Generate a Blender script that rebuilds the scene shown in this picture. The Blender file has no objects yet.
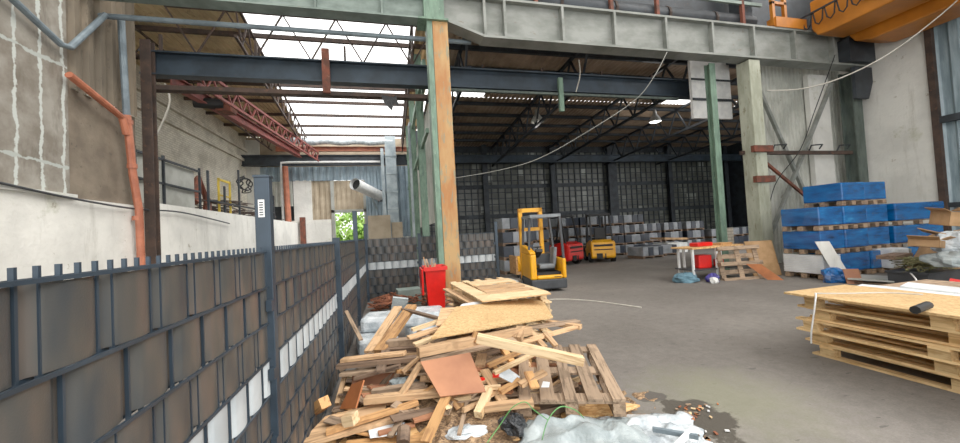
import bpy, math, random
from mathutils import Vector as V, Matrix as M
random.seed(7)
SC=bpy.context.scene; COL=SC.collection; PI=math.pi
# ------------------------------------------------------------------ camera
H=1.65; F=360.0; YAW=math.radians(13.7); PIT=math.radians(1.6); ROL=math.radians(3.15)
fw=V((math.sin(YAW)*math.cos(PIT),math.cos(YAW)*math.cos(PIT),math.sin(PIT)))
r0=V((math.cos(YAW),-math.sin(YAW),0)); u0=r0.cross(fw)
rt=r0*math.cos(ROL)-u0*math.sin(ROL); up=u0*math.cos(ROL)+r0*math.sin(ROL)
cd=bpy.data.cameras.new('camera'); cam=bpy.data.objects.new('camera',cd); COL.objects.link(cam)
cd.sensor_width=36; cd.lens=36*F/960; cd.clip_end=300; cd.clip_start=.02
mm=M((rt,up,-fw)).transposed().to_4x4(); mm.translation=V((0,0,H)); cam.matrix_world=mm
SC.camera=cam
# survey helper: a ray from the viewpoint met with a level z, used to read off real floor positions
def at(px,py,z=0.0):
    d=fw+rt*((px-480)/F)+up*((221.5-py)/F); t=(z-H)/d.z
    return V((d.x*t,d.y*t,z))
def atY(px,py,Y):
    d=fw+rt*((px-480)/F)+up*((221.5-py)/F); t=Y/d.y
    return V((d.x*t,Y,H+d.z*t))
# ------------------------------------------------------------------ mesh builder
class MB:
    def __init__(s): s.v=[]; s.f=[]
    def add(s,vs,fs):
        b=len(s.v); s.v+= [tuple(v) for v in vs]; s.f+=[tuple(i+b for i in f) for f in fs]; return s
    def box(s,c,d,rot=None):
        x,y,z=[k/2 for k in d]
        vs=[V((i*x,j*y,k*z)) for k in(-1,1) for j in(-1,1) for i in(-1,1)]
        if rot is not None: vs=[rot@v for v in vs]
        c=V(c); return s.add([v+c for v in vs],[(0,2,3,1),(4,5,7,6),(0,1,5,4),(2,6,7,3),(0,4,6,2),(1,3,7,5)])
    def bb(s,x0,x1,y0,y1,z0,z1): return s.box(((x0+x1)/2,(y0+y1)/2,(z0+z1)/2),(x1-x0,y1-y0,z1-z0))
    def bar(s,p,q,w,t,upv=(0,0,1)):
        p=V(p);q=V(q); a=(q-p); L=a.length
        if L<1e-6: return s
        a.normalize(); u=V(upv)
        if abs(a.dot(u))>.99: u=V((0,1,0)) if abs(a.y)<.9 else V((1,0,0))
        b=u.cross(a).normalized(); c=a.cross(b)
        return s.box((p+q)/2,(L,w,t),M((a,b,c)).transposed())
    def ibeam(s,p,q,h,w,tf=.02,tw=.012,upv=(0,0,1)):
        p=V(p);q=V(q);a=(q-p).normalized();u=V(upv)
        if abs(a.dot(u))>.99:u=V((0,1,0))
        b=u.cross(a).normalized();c=a.cross(b)
        s.bar(p,q,tw,h-2*tf,upv)
        for k in(-1,1): s.bar(p+c*k*(h-tf)/2,q+c*k*(h-tf)/2,w,tf,upv)
        return s
    def tube(s,pts,r,n=8,cap=True,r1=None):
        pts=[V(p) for p in pts]; m=len(pts); b=len(s.v); pu=None
        for i,p in enumerate(pts):
            a=(pts[min(i+1,m-1)]-pts[max(i-1,0)]).normalized()
            if pu is None: pu=V((0,0,1)) if abs(a.z)<.9 else V((1,0,0))
            x=pu.cross(a).normalized(); y=a.cross(x); pu=y
            rr=r if r1 is None else r+(r1-r)*i/(m-1)
            for k in range(n):
                t=2*PI*k/n; s.v.append(tuple(p+x*math.cos(t)*rr+y*math.sin(t)*rr))
        for i in range(m-1):
            for k in range(n):
                s.f.append((b+i*n+k,b+i*n+(k+1)%n,b+(i+1)*n+(k+1)%n,b+(i+1)*n+k))
        if cap: s.f.append(tuple(b+k for k in reversed(range(n)))); s.f.append(tuple(b+(m-1)*n+k for k in range(n)))
        return s
    def prism(s,poly,axis,a,b):
        # poly: 2-D points; axis 'x' -> (y,z), 'y' -> (x,z), 'z' -> (x,y)
        def mk(p,t): return {'x':(t,p[0],p[1]),'y':(p[0],t,p[1]),'z':(p[0],p[1],t)}[axis]
        n=len(poly); vs=[mk(p,a) for p in poly]+[mk(p,b) for p in poly]
        return s.add(vs,[tuple(reversed(range(n))),tuple(range(n,2*n))]+[(i,(i+1)%n,n+(i+1)%n,n+i) for i in range(n)])
    def lathe(s,c,prof,n=16):
        b=len(s.v);c=V(c)
        for r,z in prof:
            for k in range(n): t=2*PI*k/n; s.v.append((c.x+r*math.cos(t),c.y+r*math.sin(t),c.z+z))
        for i in range(len(prof)-1):
            for k in range(n): s.f.append((b+i*n+k,b+i*n+(k+1)%n,b+(i+1)*n+(k+1)%n,b+(i+1)*n+k))
        return s
    def build(s,name,mat,parent=None,bevel=0,smooth=False):
        off=parent.get('_o') if parent is not None else None
        me=bpy.data.meshes.new(name)
        off=V(off) if off is not None else V((0,0,0))
        me.from_pydata([tuple(V(v)-off) for v in s.v],[],s.f); me.validate(); me.update()
        me.materials.append(mat)
        if smooth:
            for p in me.polygons: p.use_smooth=True
        o=bpy.data.objects.new(name,me); COL.objects.link(o)
        if parent is not None:
            o.parent=parent; o['_o']=tuple(off)
        if bevel:
            m=o.modifiers.new('bevel','BEVEL'); m.width=bevel; m.segments=2; m.limit_method='ANGLE'
        return o
def tag(o,label,cat,group=None,kind=None):
    if label:o['label']=label
    if cat:o['category']=cat
    if group:o['group']=group
    if kind:o['kind']=kind
    return o
def root(name,label,cat,loc=(0,0,0),rz=0,group=None):
    o=bpy.data.objects.new(name,None); COL.objects.link(o); o.location=loc; o.rotation_euler=(0,0,rz)
    o.empty_display_size=.2
    o['_o']=tuple(loc) if rz==0 else (0,0,0)
    return tag(o,label,cat,group)
def lroot(name,label,cat,group=None):      # built about its own origin, moved later
    return root(name,label,cat,(0,0,0),0,group)
def struct(name,mb,mat,parent=None,smooth=False,label=None):
    o=mb.build(name,mat,parent,smooth=smooth)
    if parent is None: o['kind']='structure'; o['label']=label or name.replace('_',' '); 
    return o
def dup(r,loc,rot,label=None,group=None,cat=None):
    c=r.copy(); COL.objects.link(c); c.location=loc; c.rotation_euler=rot if not isinstance(rot,(int,float)) else (0,0,rot)
    if label:c['label']=label
    if group:c['group']=group
    for ch in list(r.children):
        d=ch.copy(); COL.objects.link(d); d.parent=c
        for g in list(ch.children):
            e=g.copy(); COL.objects.link(e); e.parent=d
    return c
# ------------------------------------------------------------------ materials
def newmat(n):
    m=bpy.data.materials.new(n); m.use_nodes=True; nt=m.node_tree; b=nt.nodes['Principled BSDF']; return m,nt,b
def nd(nt,t,**k):
    n=nt.nodes.new(t)
    for a,v in k.items():
        if a.startswith('i_'): n.inputs[a[2:].replace('_',' ')].default_value=v
        else: setattr(n,a,v)
    return n
def coords(nt,scale=(1,1,1),world=False,rnd=True):
    if world: g=nd(nt,'ShaderNodeNewGeometry'); src=g.outputs['Position']
    else: g=nd(nt,'ShaderNodeTexCoord'); src=g.outputs['Object']
    mp=nd(nt,'ShaderNodeMapping'); mp.inputs['Scale'].default_value=scale; nt.links.new(src,mp.inputs['Vector'])
    if rnd and not world:
        oi=nd(nt,'ShaderNodeObjectInfo'); mu=nd(nt,'ShaderNodeMath',operation='MULTIPLY'); mu.inputs[1].default_value=37.0
        nt.links.new(oi.outputs['Random'],mu.inputs[0]); cb=nd(nt,'ShaderNodeCombineXYZ')
        for i in range(3): nt.links.new(mu.outputs[0],cb.inputs[i])
        nt.links.new(cb.outputs[0],mp.inputs['Location'])
    return mp.outputs[0]
def noise(nt,vec,scale,detail=4,rough=.6):
    n=nd(nt,'ShaderNodeTexNoise'); n.inputs['Scale'].default_value=scale; n.inputs['Detail'].default_value=detail; n.inputs['Roughness'].default_value=rough
    nt.links.new(vec,n.inputs['Vector'])
    q=nd(nt,'ShaderNodeMath',operation='MULTIPLY_ADD',use_clamp=True); q.inputs[1].default_value=1.75; q.inputs[2].default_value=-.375; nt.links.new(n.outputs['Fac'],q.inputs[0]); return q.outputs[0]
def ramp(nt,fac,stops,interp='LINEAR'):
    r=nd(nt,'ShaderNodeValToRGB'); r.color_ramp.interpolation=interp
    e=r.color_ramp.elements
    while len(e)<len(stops): e.new(.5)
    for i,(p,c) in enumerate(stops):
        e[i].position=p; e[i].color=(c if hasattr(c,'__len__') else (c,c,c))[:3]+(1,) if hasattr(c,'__len__') else (c,c,c,1)
    nt.links.new(fac,r.inputs[0]); return r.outputs[0]
def mix(nt,fac,a,b,mode='MIX'):
    m=nd(nt,'ShaderNodeMix',data_type='RGBA',blend_type=mode)
    for i,x in ((0,fac),(6,a),(7,b)):
        if hasattr(x,'is_output'): nt.links.new(x,m.inputs[i])
        elif isinstance(x,(int,float)): m.inputs[i].default_value=x
        else: m.inputs[i].default_value=tuple(x)[:3]+(1,)
    return m.outputs[2]
def bump(nt,b,h,st=.3,dist=.02):
    n=nd(nt,'ShaderNodeBump'); n.inputs['Strength'].default_value=st; n.inputs['Distance'].default_value=dist
    nt.links.new(h,n.inputs['Height']); nt.links.new(n.outputs[0],b.inputs['Normal'])
def hexc(h):
    h=h.lstrip('#'); c=[int(h[i:i+2],16)/255 for i in(0,2,4)]
    return tuple(x/12.92 if x<.04045 else ((x+.055)/1.055)**2.4 for x in c)
def paint(n,c1,c2=None,sc=3,rough=.55,metal=0,c3=None,thr=.62,bmp=0,hue=0.0,stretch=(1,1,1)):
    m,nt,b=newmat(n); v=coords(nt,stretch); c1=hexc(c1); c2=hexc(c2) if c2 else tuple(x*.75 for x in c1)
    f=noise(nt,v,sc); c=ramp(nt,f,[(.3,c1),(.7,c2)])
    if c3:
        g=noise(nt,v,sc*2.7,6,.7); k=ramp(nt,g,[(thr+.07,0.0),(thr+.17,.7)]); c=mix(nt,k,c,hexc(c3))
    if hue:
        oi=nd(nt,'ShaderNodeObjectInfo'); mr=nd(nt,'ShaderNodeMapRange'); mr.inputs[3].default_value=1-hue; mr.inputs[4].default_value=1+hue
        nt.links.new(oi.outputs['Random'],mr.inputs[0]); hs=nd(nt,'ShaderNodeHueSaturation'); nt.links.new(mr.outputs[0],hs.inputs['Value']); nt.links.new(c,hs.inputs['Color']); c=hs.outputs[0]
    nt.links.new(c,b.inputs['Base Color']); b.inputs['Roughness'].default_value=rough; b.inputs['Metallic'].default_value=metal
    if bmp: bump(nt,b,noise(nt,v,sc*8),bmp)
    return m
def wood(n,light,dark,sc=1.0,rough=.75,var=.22):
    m,nt,b=newmat(n); v=coords(nt,(1.2*sc,14*sc,14*sc)); f=noise(nt,v,2.2,5,.6)
    c=ramp(nt,f,[(.28,hexc(dark)),(.5,hexc(light)),(.75,tuple(x*1.08 for x in hexc(light)))])
    v2=coords(nt,(1,1,1)); g=noise(nt,v2,6,3); c=mix(nt,ramp(nt,g,[(.6,0.0),(.75,.55)]),c,hexc(dark))
    oi=nd(nt,'ShaderNodeObjectInfo'); mr=nd(nt,'ShaderNodeMapRange'); mr.inputs[3].default_value=1-var; mr.inputs[4].default_value=1+var
    nt.links.new(oi.outputs['Random'],mr.inputs[0]); hs=nd(nt,'ShaderNodeHueSaturation'); nt.links.new(mr.outputs[0],hs.inputs['Value']); nt.links.new(c,hs.inputs['Color'])
    nt.links.new(hs.outputs[0],b.inputs['Base Color']); b.inputs['Roughness'].default_value=rough; bump(nt,b,f,.25,.005)
    return m
def osb(n,a,bc,c_,sc=28):
    m,nt,b=newmat(n); v=coords(nt,(1,1.9,1)); vo=nd(nt,'ShaderNodeTexVoronoi'); vo.inputs['Scale'].default_value=sc; nt.links.new(v,vo.inputs['Vector'])
    sp=nd(nt,'ShaderNodeSeparateColor'); nt.links.new(vo.outputs['Color'],sp.inputs[0])
    c=ramp(nt,sp.outputs[0],[(0,hexc(a)),(.5,hexc(bc)),(1,hexc(c_))])
    g=noise(nt,v,2,3); c=mix(nt,ramp(nt,g,[(.45,0.0),(.75,.35)]),c,hexc(a))
    nt.links.new(c,b.inputs['Base Color']); b.inputs['Roughness'].default_value=.7; bump(nt,b,sp.outputs[0],.15,.004)
    return m
MT={}
MT['pine']=wood('pine wood','#c6a077','#977552'); MT['pale']=wood('pale pine wood','#d3b88f','#b08c61'); MT['grey_wood']=wood('weathered wood','#9b836b','#6a5744')
MT['dark_wood']=wood('brown old wood','#7a6350','#4b3a2d'); MT['honey']=wood('honey pine wood','#b98b58','#875f3a')
MT['fresh_pine']=wood('fresh pine wood','#d8b784','#b8935e'); MT['osb']=osb('strand board','#b5824a','#d6a468','#e8c48c'); MT['osb2']=osb('yellow strand board','#b08a58','#c8a370','#d6b884',45)
MT['mdf']=paint('red brown fibreboard','#a8714f','#8f5c40',2,.6,hue=.12); MT['mdf2']=paint('orange brown fibreboard','#b96f3f','#a05f36',3,.55)
MT['card']=paint('cardboard','#b58f66','#9b7850',3,.8,hue=.12)
MT['white_board']=paint('white panel','#e8ebec','#cfd3d6',3,.45); MT['white_plastic']=paint('white plastic','#e9e9e6','#d6d7d6',5,.4)
MT['film']=paint('milky plastic film','#d9dfe2','#aab4ba',6,.22,bmp=.4); MT['film2']=paint('clear grey plastic sheet','#aab3b4','#8a9597',5,.2,bmp=.35)
MT['red']=paint('red plastic','#e01c14','#c9140f',3,.35); MT['blue']=None
MT['dark_steel']=paint('dark grey steel','#3a4046','#2b2f34',2,.55,.3,'#56423a',.66); MT['navy_steel']=paint('dark blue grey steel','#36434f','#28323b',1.5,.5,.2,'#4c4038',.7)
MT['rust']=paint('rusty steel','#7d4433','#59382c',4,.8,.1,'#8a6a5c',.6); MT['brown_steel']=paint('brown rusted steel','#4d3c33','#372d28',3,.8,.1,'#6b4a38',.6)
MT['red_steel']=paint('faded red steel','#8c463e','#6e3a35',3,.65,.1,'#b08a80',.66)
MT['green_steel']=paint('flaking green steel','#74907c','#5d7566',4,.6,.1,'#95a595',.6,stretch=(2,2,.6)); MT['green_dark']=paint('dark green steel','#59645d','#434d48',3,.6,.1,'#6c7a70',.64,stretch=(2,2,.6))
MT['girder']=paint('pale grey green steel','#8d908b','#71756f',1.2,.6,.1,'#75655a',.66,stretch=(1,1,2)); MT['girder_green']=paint('pale green steel','#83918a','#6a7771',2,.55,.2,'#8a7c66',.67,stretch=(1,1,2))
MT['orange_steel']=paint('worn orange painted steel','#bb9764','#ab7442',1.6,.65,0,'#7d8a76',.5,stretch=(2,2,.5)); MT['column_pale']=paint('pale stained concrete column','#b5b8a6','#9a9d8a',2.5,.8,0,'#766c50',.6,stretch=(2,2,.5))
MT['orange_crane']=paint('orange crane enamel','#c87a22','#a86418',.8,.45,.05,'#7d4a16',.72)
MT['zinc']=paint('galvanised steel','#a9b4b8','#8b979c',2,.4,.5); MT['pipe_grey']=paint('grey pipe','#7e8c94','#66737b',3,.5,.2)
MT['terracotta']=paint('orange drain pipe','#b96f52','#9c5a42',3,.5,0,'#8b4f38',.66)
MT['anthracite']=paint('anthracite coated steel','#35424e','#2b3640',3,.42,.3)
MT['black']=paint('black rubber','#17181a','#0f1011',3,.6); MT['dark_grey']=paint('dark grey plastic','#3b3e42','#2c2f33',4,.5)
MT['grey_seat']=paint('grey seat vinyl','#7d8388','#686e73',4,.5); MT['yellow']=paint('yellow machine enamel','#f0ab12','#dd9a0c',2,.35,0,'#a07420',.74)
MT['red_machine']=paint('red machine enamel','#c9201a','#a81a15',2,.35); MT['cable']=paint('pale cable','#c9c4b8','#b8b3a8',5,.5); MT['green_strap']=paint('green strap','#5c9a52','#4c8446',5,.4)
MT['blue_cloth']=paint('blue grey cloth','#5f8494','#4b6b7b',6,.8); MT['purple']=paint('purple blue plastic','#463e8e','#38327a',6,.4); MT['straw']=paint('dry brushwood','#8d8a60','#5d5c3c',8,.9)
MT['leaf']=paint('green leaves','#9dbf5a','#6f9a3a',2,.8,hue=.2); MT['rubble']=paint('brown wood scrap','#93573a','#6a3c28',6,.85,hue=.25)
MT['yellow_paint']=paint('yellow painted steel','#cdb13c','#b89b30',3,.5); MT['grey_panel']=paint('grey sheet','#a9aaa3','#96978f',2,.6)
MT['black_bag']=paint('black rubbish sack','#1d2024','#101214',5,.25,bmp=.5); MT['lamp']=paint('lamp enamel','#b8bcbc','#9fa3a3',4,.3)
MT['white_load']=paint('stacked white slats','#dfe0dc','#c8cac6',4,.5)
def mat_blue():
    m,nt,b=newmat('blue stretch film'); v=coords(nt,(1.2,1.2,5)); f=noise(nt,v,1.6,4,.6)
    c=ramp(nt,f,[(.1,hexc('#053560')),(.4,hexc('#064f8f')),(.75,hexc('#0968ae')),(1,hexc('#2f93cc'))])
    nt.links.new(c,b.inputs['Base Color']); b.inputs['Roughness'].default_value=.22; b.inputs['Coat Weight'].default_value=.5
    bump(nt,b,noise(nt,coords(nt,(2,2,14)),5),.35,.02); return m
MT['blue']=mat_blue()
def mat_floor():
    m,nt,b=newmat('worn asphalt floor'); v=coords(nt,world=True)
    f=noise(nt,v,.35,6,.62); c=ramp(nt,f,[(.2,hexc('#7b756e')),(.55,hexc('#8d8780')),(.85,hexc('#9d978f'))])
    g=noise(nt,v,55,3,.7); c=mix(nt,.35,c,ramp(nt,g,[(.3,.09),(.7,.38)]),'SOFT_LIGHT')
    g=noise(nt,v,9,5,.75); c=mix(nt,.6,c,ramp(nt,g,[(.3,.18),(.7,.3)]),'OVERLAY')
    s=noise(nt,v,2.3,5,.75); c=mix(nt,ramp(nt,s,[(.72,0.0),(.85,.5)]),c,hexc('#5c5751'))
    s=noise(nt,coords(nt,(1,2.2,1),True),5.5,3,.5); c=mix(nt,ramp(nt,s,[(.8,0.0),(.84,.7)]),c,hexc('#4a4642'))
    # greener patch and wet patch beside the pile
    def spot(cx,cy,rx,ry,fz):
        mp=nd(nt,'ShaderNodeMapping'); mp.inputs['Location'].default_value=(-cx/rx,-cy/ry,0); mp.inputs['Scale'].default_value=(1/rx,1/ry,0); nt.links.new(v,mp.inputs[0])
        l=nd(nt,'ShaderNodeVectorMath',operation='LENGTH'); nt.links.new(mp.outputs[0],l.inputs[0])
        a=nd(nt,'ShaderNodeMath',operation='MULTIPLY_ADD'); nt.links.new(noise(nt,v,4.5,5,.7),a.inputs[0]); a.inputs[1].default_value=fz; nt.links.new(l.outputs['Value'],a.inputs[2]); h=nd(nt,'ShaderNodeMath',operation='MULTIPLY'); h.inputs[1].default_value=.4; nt.links.new(a.outputs[0],h.inputs[0]); return h.outputs[0]
    c=mix(nt,ramp(nt,spot(2.9,2.75,.75,.8,.9),[(.3,.5),(.65,0.0)]),c,hexc('#7b7c62'))
    w=spot(2.42,2.55,.3,.38,1.0); wf=ramp(nt,w,[(.52,1.0),(.57,0.0)]); c=mix(nt,wf,c,hexc('#47423a'))
    w2=spot(2.3,3.0,.2,.11,.8); wf2=ramp(nt,w2,[(.46,1.0),(.5,0.0)]); c=mix(nt,wf2,c,hexc('#504b45'))
    nt.links.new(c,b.inputs['Base Color']); r=ramp(nt,wf,[(0,.8),(1,.55)]); nt.links.new(r,b.inputs['Roughness']); bump(nt,b,noise(nt,v,60,3),.3,.01); return m
def mat_plaster(name,base='#eeece4',world=True):
    m,nt,b=newmat(name); v=coords(nt,world=True); vs=coords(nt,(2,2,.25),True)
    f=noise(nt,v,.8,5); c=ramp(nt,f,[(.3,hexc(base)),(.7,tuple(x*.8 for x in hexc(base)))])
    s=noise(nt,vs,1.6,5,.7); c=mix(nt,ramp(nt,s,[(.6,0.0),(.85,.45)]),c,hexc('#a5a193'))
    g=noise(nt,v,1.1,6,.7); c=mix(nt,ramp(nt,g,[(.68,0.0),(.8,.4)]),c,hexc('#a3a585'))
    g=noise(nt,v,2.2,6,.75); c=mix(nt,ramp(nt,g,[(.76,0.0),(.8,.6)]),c,hexc('#93866f'))
    nt.links.new(c,b.inputs['Base Color']); b.inputs['Roughness'].default_value=.85; bump(nt,b,noise(nt,v,9,5),.3,.03); return m
def mat_precast():
    m,nt,b=newmat('precast concrete with pale filler joints'); v=coords(nt,world=True)
    f=noise(nt,v,1.5,6,.65); c=ramp(nt,f,[(.3,hexc('#9c978d')),(.7,hexc('#7b7368'))])
    g=noise(nt,coords(nt,(1,1,.3),True),2.2,5,.7); c=mix(nt,ramp(nt,g,[(.55,0.0),(.75,.6)]),c,hexc('#5e564a'))
    # joints: thin pale bands
    sx=nd(nt,'ShaderNodeSeparateXYZ'); nt.links.new(v,sx.inputs[0])
    def band(o,per,off,wd,sc):
        a=nd(nt,'ShaderNodeMath',operation='MULTIPLY_ADD'); nt.links.new(noise(nt,v,1.4,3),a.inputs[0]); a.inputs[1].default_value=sc; nt.links.new(o,a.inputs[2])
        p=nd(nt,'ShaderNodeMath',operation='ADD'); p.inputs[1].default_value=off; nt.links.new(a.outputs[0],p.inputs[0])
        q=nd(nt,'ShaderNodeMath',operation='PINGPONG'); q.inputs[1].default_value=per/2; nt.links.new(p.outputs[0],q.inputs[0])
        e=nd(nt,'ShaderNodeMath',operation='ADD'); nt.links.new(q.outputs[0],e.inputs[0])
        n2=nd(nt,'ShaderNodeMath',operation='MULTIPLY'); nt.links.new(noise(nt,v,6,4,.7),n2.inputs[0]); n2.inputs[1].default_value=.08; nt.links.new(n2.outputs[0],e.inputs[1])
        return ramp(nt,e.outputs[0],[(wd,1.0),(wd+.015,0.0)])
    c=mix(nt,band(sx.outputs['Y'],.45,.1,.06,.1),c,hexc('#c4c9c3')); c=mix(nt,band(sx.outputs['Z'],1.9,.4,.065,.15),c,hexc('#b0b5af'))
    nt.links.new(c,b.inputs['Base Color']); b.inputs['Roughness'].default_value=.9; return m
def mat_brick(name,col,mort,sc=1.0,axis='x',bw=.25,bh=.1):
    m,nt,b=newmat(name); g=nd(nt,'ShaderNodeNewGeometry'); sx=nd(nt,'ShaderNodeSeparateXYZ'); nt.links.new(g.outputs['Position'],sx.inputs[0])
    cb=nd(nt,'ShaderNodeCombineXYZ'); nt.links.new(sx.outputs['Y' if axis=='x' else 'X'],cb.inputs[0]); nt.links.new(sx.outputs['Z'],cb.inputs[1])
    br=nd(nt,'ShaderNodeTexBrick'); nt.links.new(cb.outputs[0],br.inputs['Vector']); br.inputs['Scale'].default_value=1; br.inputs['Brick Width'].default_value=bw; br.inputs['Row Height'].default_value=bh; br.inputs['Mortar Size'].default_value=.012
    br.inputs['Color1'].default_value=hexc(col)+(1,); br.inputs['Color2'].default_value=tuple(x*.88 for x in hexc(col))+(1,); br.inputs['Mortar'].default_value=hexc(mort)+(1,)
    c=mix(nt,ramp(nt,noise(nt,g.outputs['Position'],1.1,5,.65),[(.45,0.0),(.75,.5)]),br.outputs['Color'],hexc('#8f8672'))
    nt.links.new(c,b.inputs['Base Color']); b.inputs['Roughness'].default_value=.85; bump(nt,b,br.outputs['Fac'],-.4,.01); return m
def mat_pane():
    m,nt,b=newmat('dirty wired glass panes'); g=nd(nt,'ShaderNodeNewGeometry'); sc=nd(nt,'ShaderNodeMapping'); sc.inputs['Scale'].default_value=(1/.46,1,1/.42); nt.links.new(g.outputs['Position'],sc.inputs[0])
    fl=nd(nt,'ShaderNodeVectorMath',operation='FLOOR'); nt.links.new(sc.outputs[0],fl.inputs[0]); wn=nd(nt,'ShaderNodeTexWhiteNoise'); nt.links.new(fl.outputs[0],wn.inputs[0])
    c=ramp(nt,wn.outputs['Value'],[(0,hexc('#4e504b')),(.5,hexc('#3f413b')),(.95,hexc('#62655e')),(1,hexc('#8c908a'))])
    nt.links.new(c,b.inputs['Base Color']); b.inputs['Roughness'].default_value=.35
    nt.links.new(c,b.inputs['Emission Color']); b.inputs['Emission Strength'].default_value=.05; return m  # faint emission stands in for daylight coming through the dirty glass
def mat_sky():
    m=bpy.data.materials.new('translucent skylight sheet'); m.use_nodes=True; nt=m.node_tree; nt.nodes.clear()
    o=nd(nt,'ShaderNodeOutputMaterial'); t=nd(nt,'ShaderNodeBsdfTransparent'); t.inputs[0].default_value=(1,1,1,1)
    d=nd(nt,'ShaderNodeBsdfTranslucent'); mx=nd(nt,'ShaderNodeMixShader'); mx.inputs[0].default_value=.1
    nt.links.new(t.outputs[0],mx.inputs[1]); nt.links.new(d.outputs[0],mx.inputs[2]); nt.links.new(mx.outputs[0],o.inputs[0]); return m
def mat_strip():
    m,nt,b=newmat('anthracite privacy strip'); v=coords(nt,(5,5,1.5),rnd=False); f=noise(nt,v,1.3,3)
    c=ramp(nt,f,[(.2,hexc('#33383c')),(.5,hexc('#454441')),(.85,hexc('#5c5048'))]); nt.links.new(c,b.inputs['Base Color'])  # brown end of the ramp paints warm reflections into the strips
    b.inputs['Roughness'].default_value=.36; bump(nt,b,noise(nt,coords(nt,rnd=False),220,2),.15,.002); return m
MT['strip']=mat_strip(); MT['strip_white']=paint('pale grey privacy strip','#b9bfc1','#a3aaad',3,.4)
MT['floor']=mat_floor(); MT['plaster']=mat_plaster('stained white plaster'); MT['plaster2']=mat_plaster('pale grey plaster','#e0dfd8')
MT['precast']=mat_precast(); MT['brick']=mat_brick('white painted brick','#ece7d8','#c4bdab'); MT['brick2']=mat_brick('pale brick','#c9bfae','#9a9184',axis='y')
MT['pane']=mat_pane(); MT['skylight']=mat_sky()
MT['sheet_tan']=paint('tan corrugated fibre cement','#c9b48c','#ab9773',1,.8,0,'#6f604a',.62); MT['sheet_brown']=paint('brown corrugated roof sheet','#b09a84','#937f6c',1,.8,0,'#5d4f44',.64)
MT['sheet_blue']=paint('blue grey corrugated steel','#9dafba','#8799a4',1.2,.5,.2,'#7f8688',.66); MT['sheet_beige']=paint('beige corrugated sheet','#b4a48c','#9d8e77',1.4,.7)
MT['sheet_white']=paint('dirty white corrugated sheet','#b9bab1','#9c9e95',1.2,.7,0,'#7e7d70',.66); MT['sheet_stain']=paint('stained corrugated concrete','#857866','#655c4f',1.4,.85,0,'#4c463d',.6,stretch=(1,1,.4))
MT['conc_brown']=paint('brown stained concrete','#847868','#6b6053',1.6,.9,0,'#524a40',.62,bmp=.2); MT['glass_wall']=paint('translucent grey blue corrugated panel','#9fb2bb','#7b8f98',1.5,.3,stretch=(1,5,.6))
# ------------------------------------------------------------------ setting
struct('floor',MB().bb(-30,30,-12,60,-.1,0),MT['floor'],label='grey worn asphalt yard floor')
# left concrete building face, x=-5.9
struct('wall_left',MB().bb(-6.4,-5.95,-6,8.5,2.6,10),MT['precast'],label='precast concrete wall with pale vertical joints')
lw=MB().bb(-6.6,-5.9,-6,10.45,0,2.72); struct('wall_left_base',lw,MT['plaster'],label='stained white plaster base wall')
cap=MB().bb(-6.5,-5.83,-6,8.5,2.72,2.78); struct('trim_1',cap,MT['plaster2'])
struct('wall_left_pier',MB().bb(-6.5,-6.0,8.5,10.45,2.7,4.9),MT['conc_brown'],label='brown stained concrete pier wall')
def corrugated(x0,x1,y0,y1,z0,z1,pitch,amp,plane='x',round_=False):
    """sheet with ridges; plane 'x': ridges run z, sheet lies in y-z at x0; 'y': sheet in x-z at y0; 'z': roof in x-y ridges along y"""
    mb=MB(); 
    if plane=='x': a,b=y0,y1
    else: a,b=x0,x1
    n=max(2,int((b-a)/pitch)); p=[]
    for i in range(n):
        u=a+(b-a)*i/n; w=(b-a)/n
        for k,dv in ((0,0),(.35,0),(.5,amp),(.85,amp)): p.append((u+w*k,dv))
    p.append((b,0)); vs=[]
    for u,dv in p:
        if plane=='x': vs+= [(x0+dv,u,z0),(x0+dv,u,z1)]
        elif plane=='y': vs+=[(u,y0-dv,z0),(u,y0-dv,z1)]
        else: vs+=[(u,y0,z0+dv),(u,y1,z1+dv)]
    mb.add(vs,[(2*i,2*i+2,2*i+3,2*i+1) for i in range(len(p)-1)]); return mb
struct('wall_left_cladding',corrugated(-6.0,0,8.5,10.45,4.9,10,.28,.08,'x'),MT['sheet_stain'],label='stained ribbed cladding above the concrete pier')
# low wall and ledge beyond the column, brick wall behind
struct('wall_left_parapet',MB().bb(-6.15,-5.9,10.8,26,0,2.85),MT['plaster'],label='stained low white wall beyond the steel column')
struct('trim_2',MB().bb(-9,-6.15,10.5,26,2.6,2.78),MT['conc_brown'],label='concrete ledge behind the low wall')
struct('wall_left_brick',MB().bb(-9.3,-9,9,26.3,2.6,8.75),MT['brick'],label='white painted brick wall')
for i,z in enumerate((6.9,7.6)):
    struct('trim_%d'%(3+i),MB().bb(-9,-8.86,9,26,z,z+.16),MT['brick'],label='projecting brick course')
# end wall of left bay
YE=26
e=MB().bb(-9.3,-8.2,YE,YE+.3,0,8.4); struct('wall_end_left',e,MT['plaster2'])
struct('wall_end_blue',corrugated(-8.2,-1.75,YE,YE,5.65,6.6,.42,.1,'y'),MT['sheet_blue'],label='blue grey corrugated band across end wall')
struct('wall_end_blue_right',corrugated(-1.75,1.3,YE,YE,1.6,6.6,.42,.1,'y'),MT['sheet_blue'],label='blue grey corrugated wall right of the opening')
struct('wall_end_left_sheet',corrugated(-8.2,-6.3,YE,YE,4.0,5.65,.3,.05,'y'),MT['sheet_white'],label='pale corrugated panel on end wall')
struct('wall_end_panel',MB().bb(-6.25,-5.15,YE-.05,YE+.1,2.9,5.7),MT['plaster2'],label='pale plaster panel on end wall')
struct('wall_end_beige',corrugated(-5.15,-3.75,YE+.05,YE,2.0,5.65,.3,.05,'y'),MT['sheet_beige'],label='beige corrugated sheet left of the opening')
struct('wall_end_beige_top',corrugated(-3.75,-1.75,YE+.05,YE,3.45,5.65,.3,.05,'y'),MT['sheet_beige'],label='beige corrugated sheet above the opening')
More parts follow.
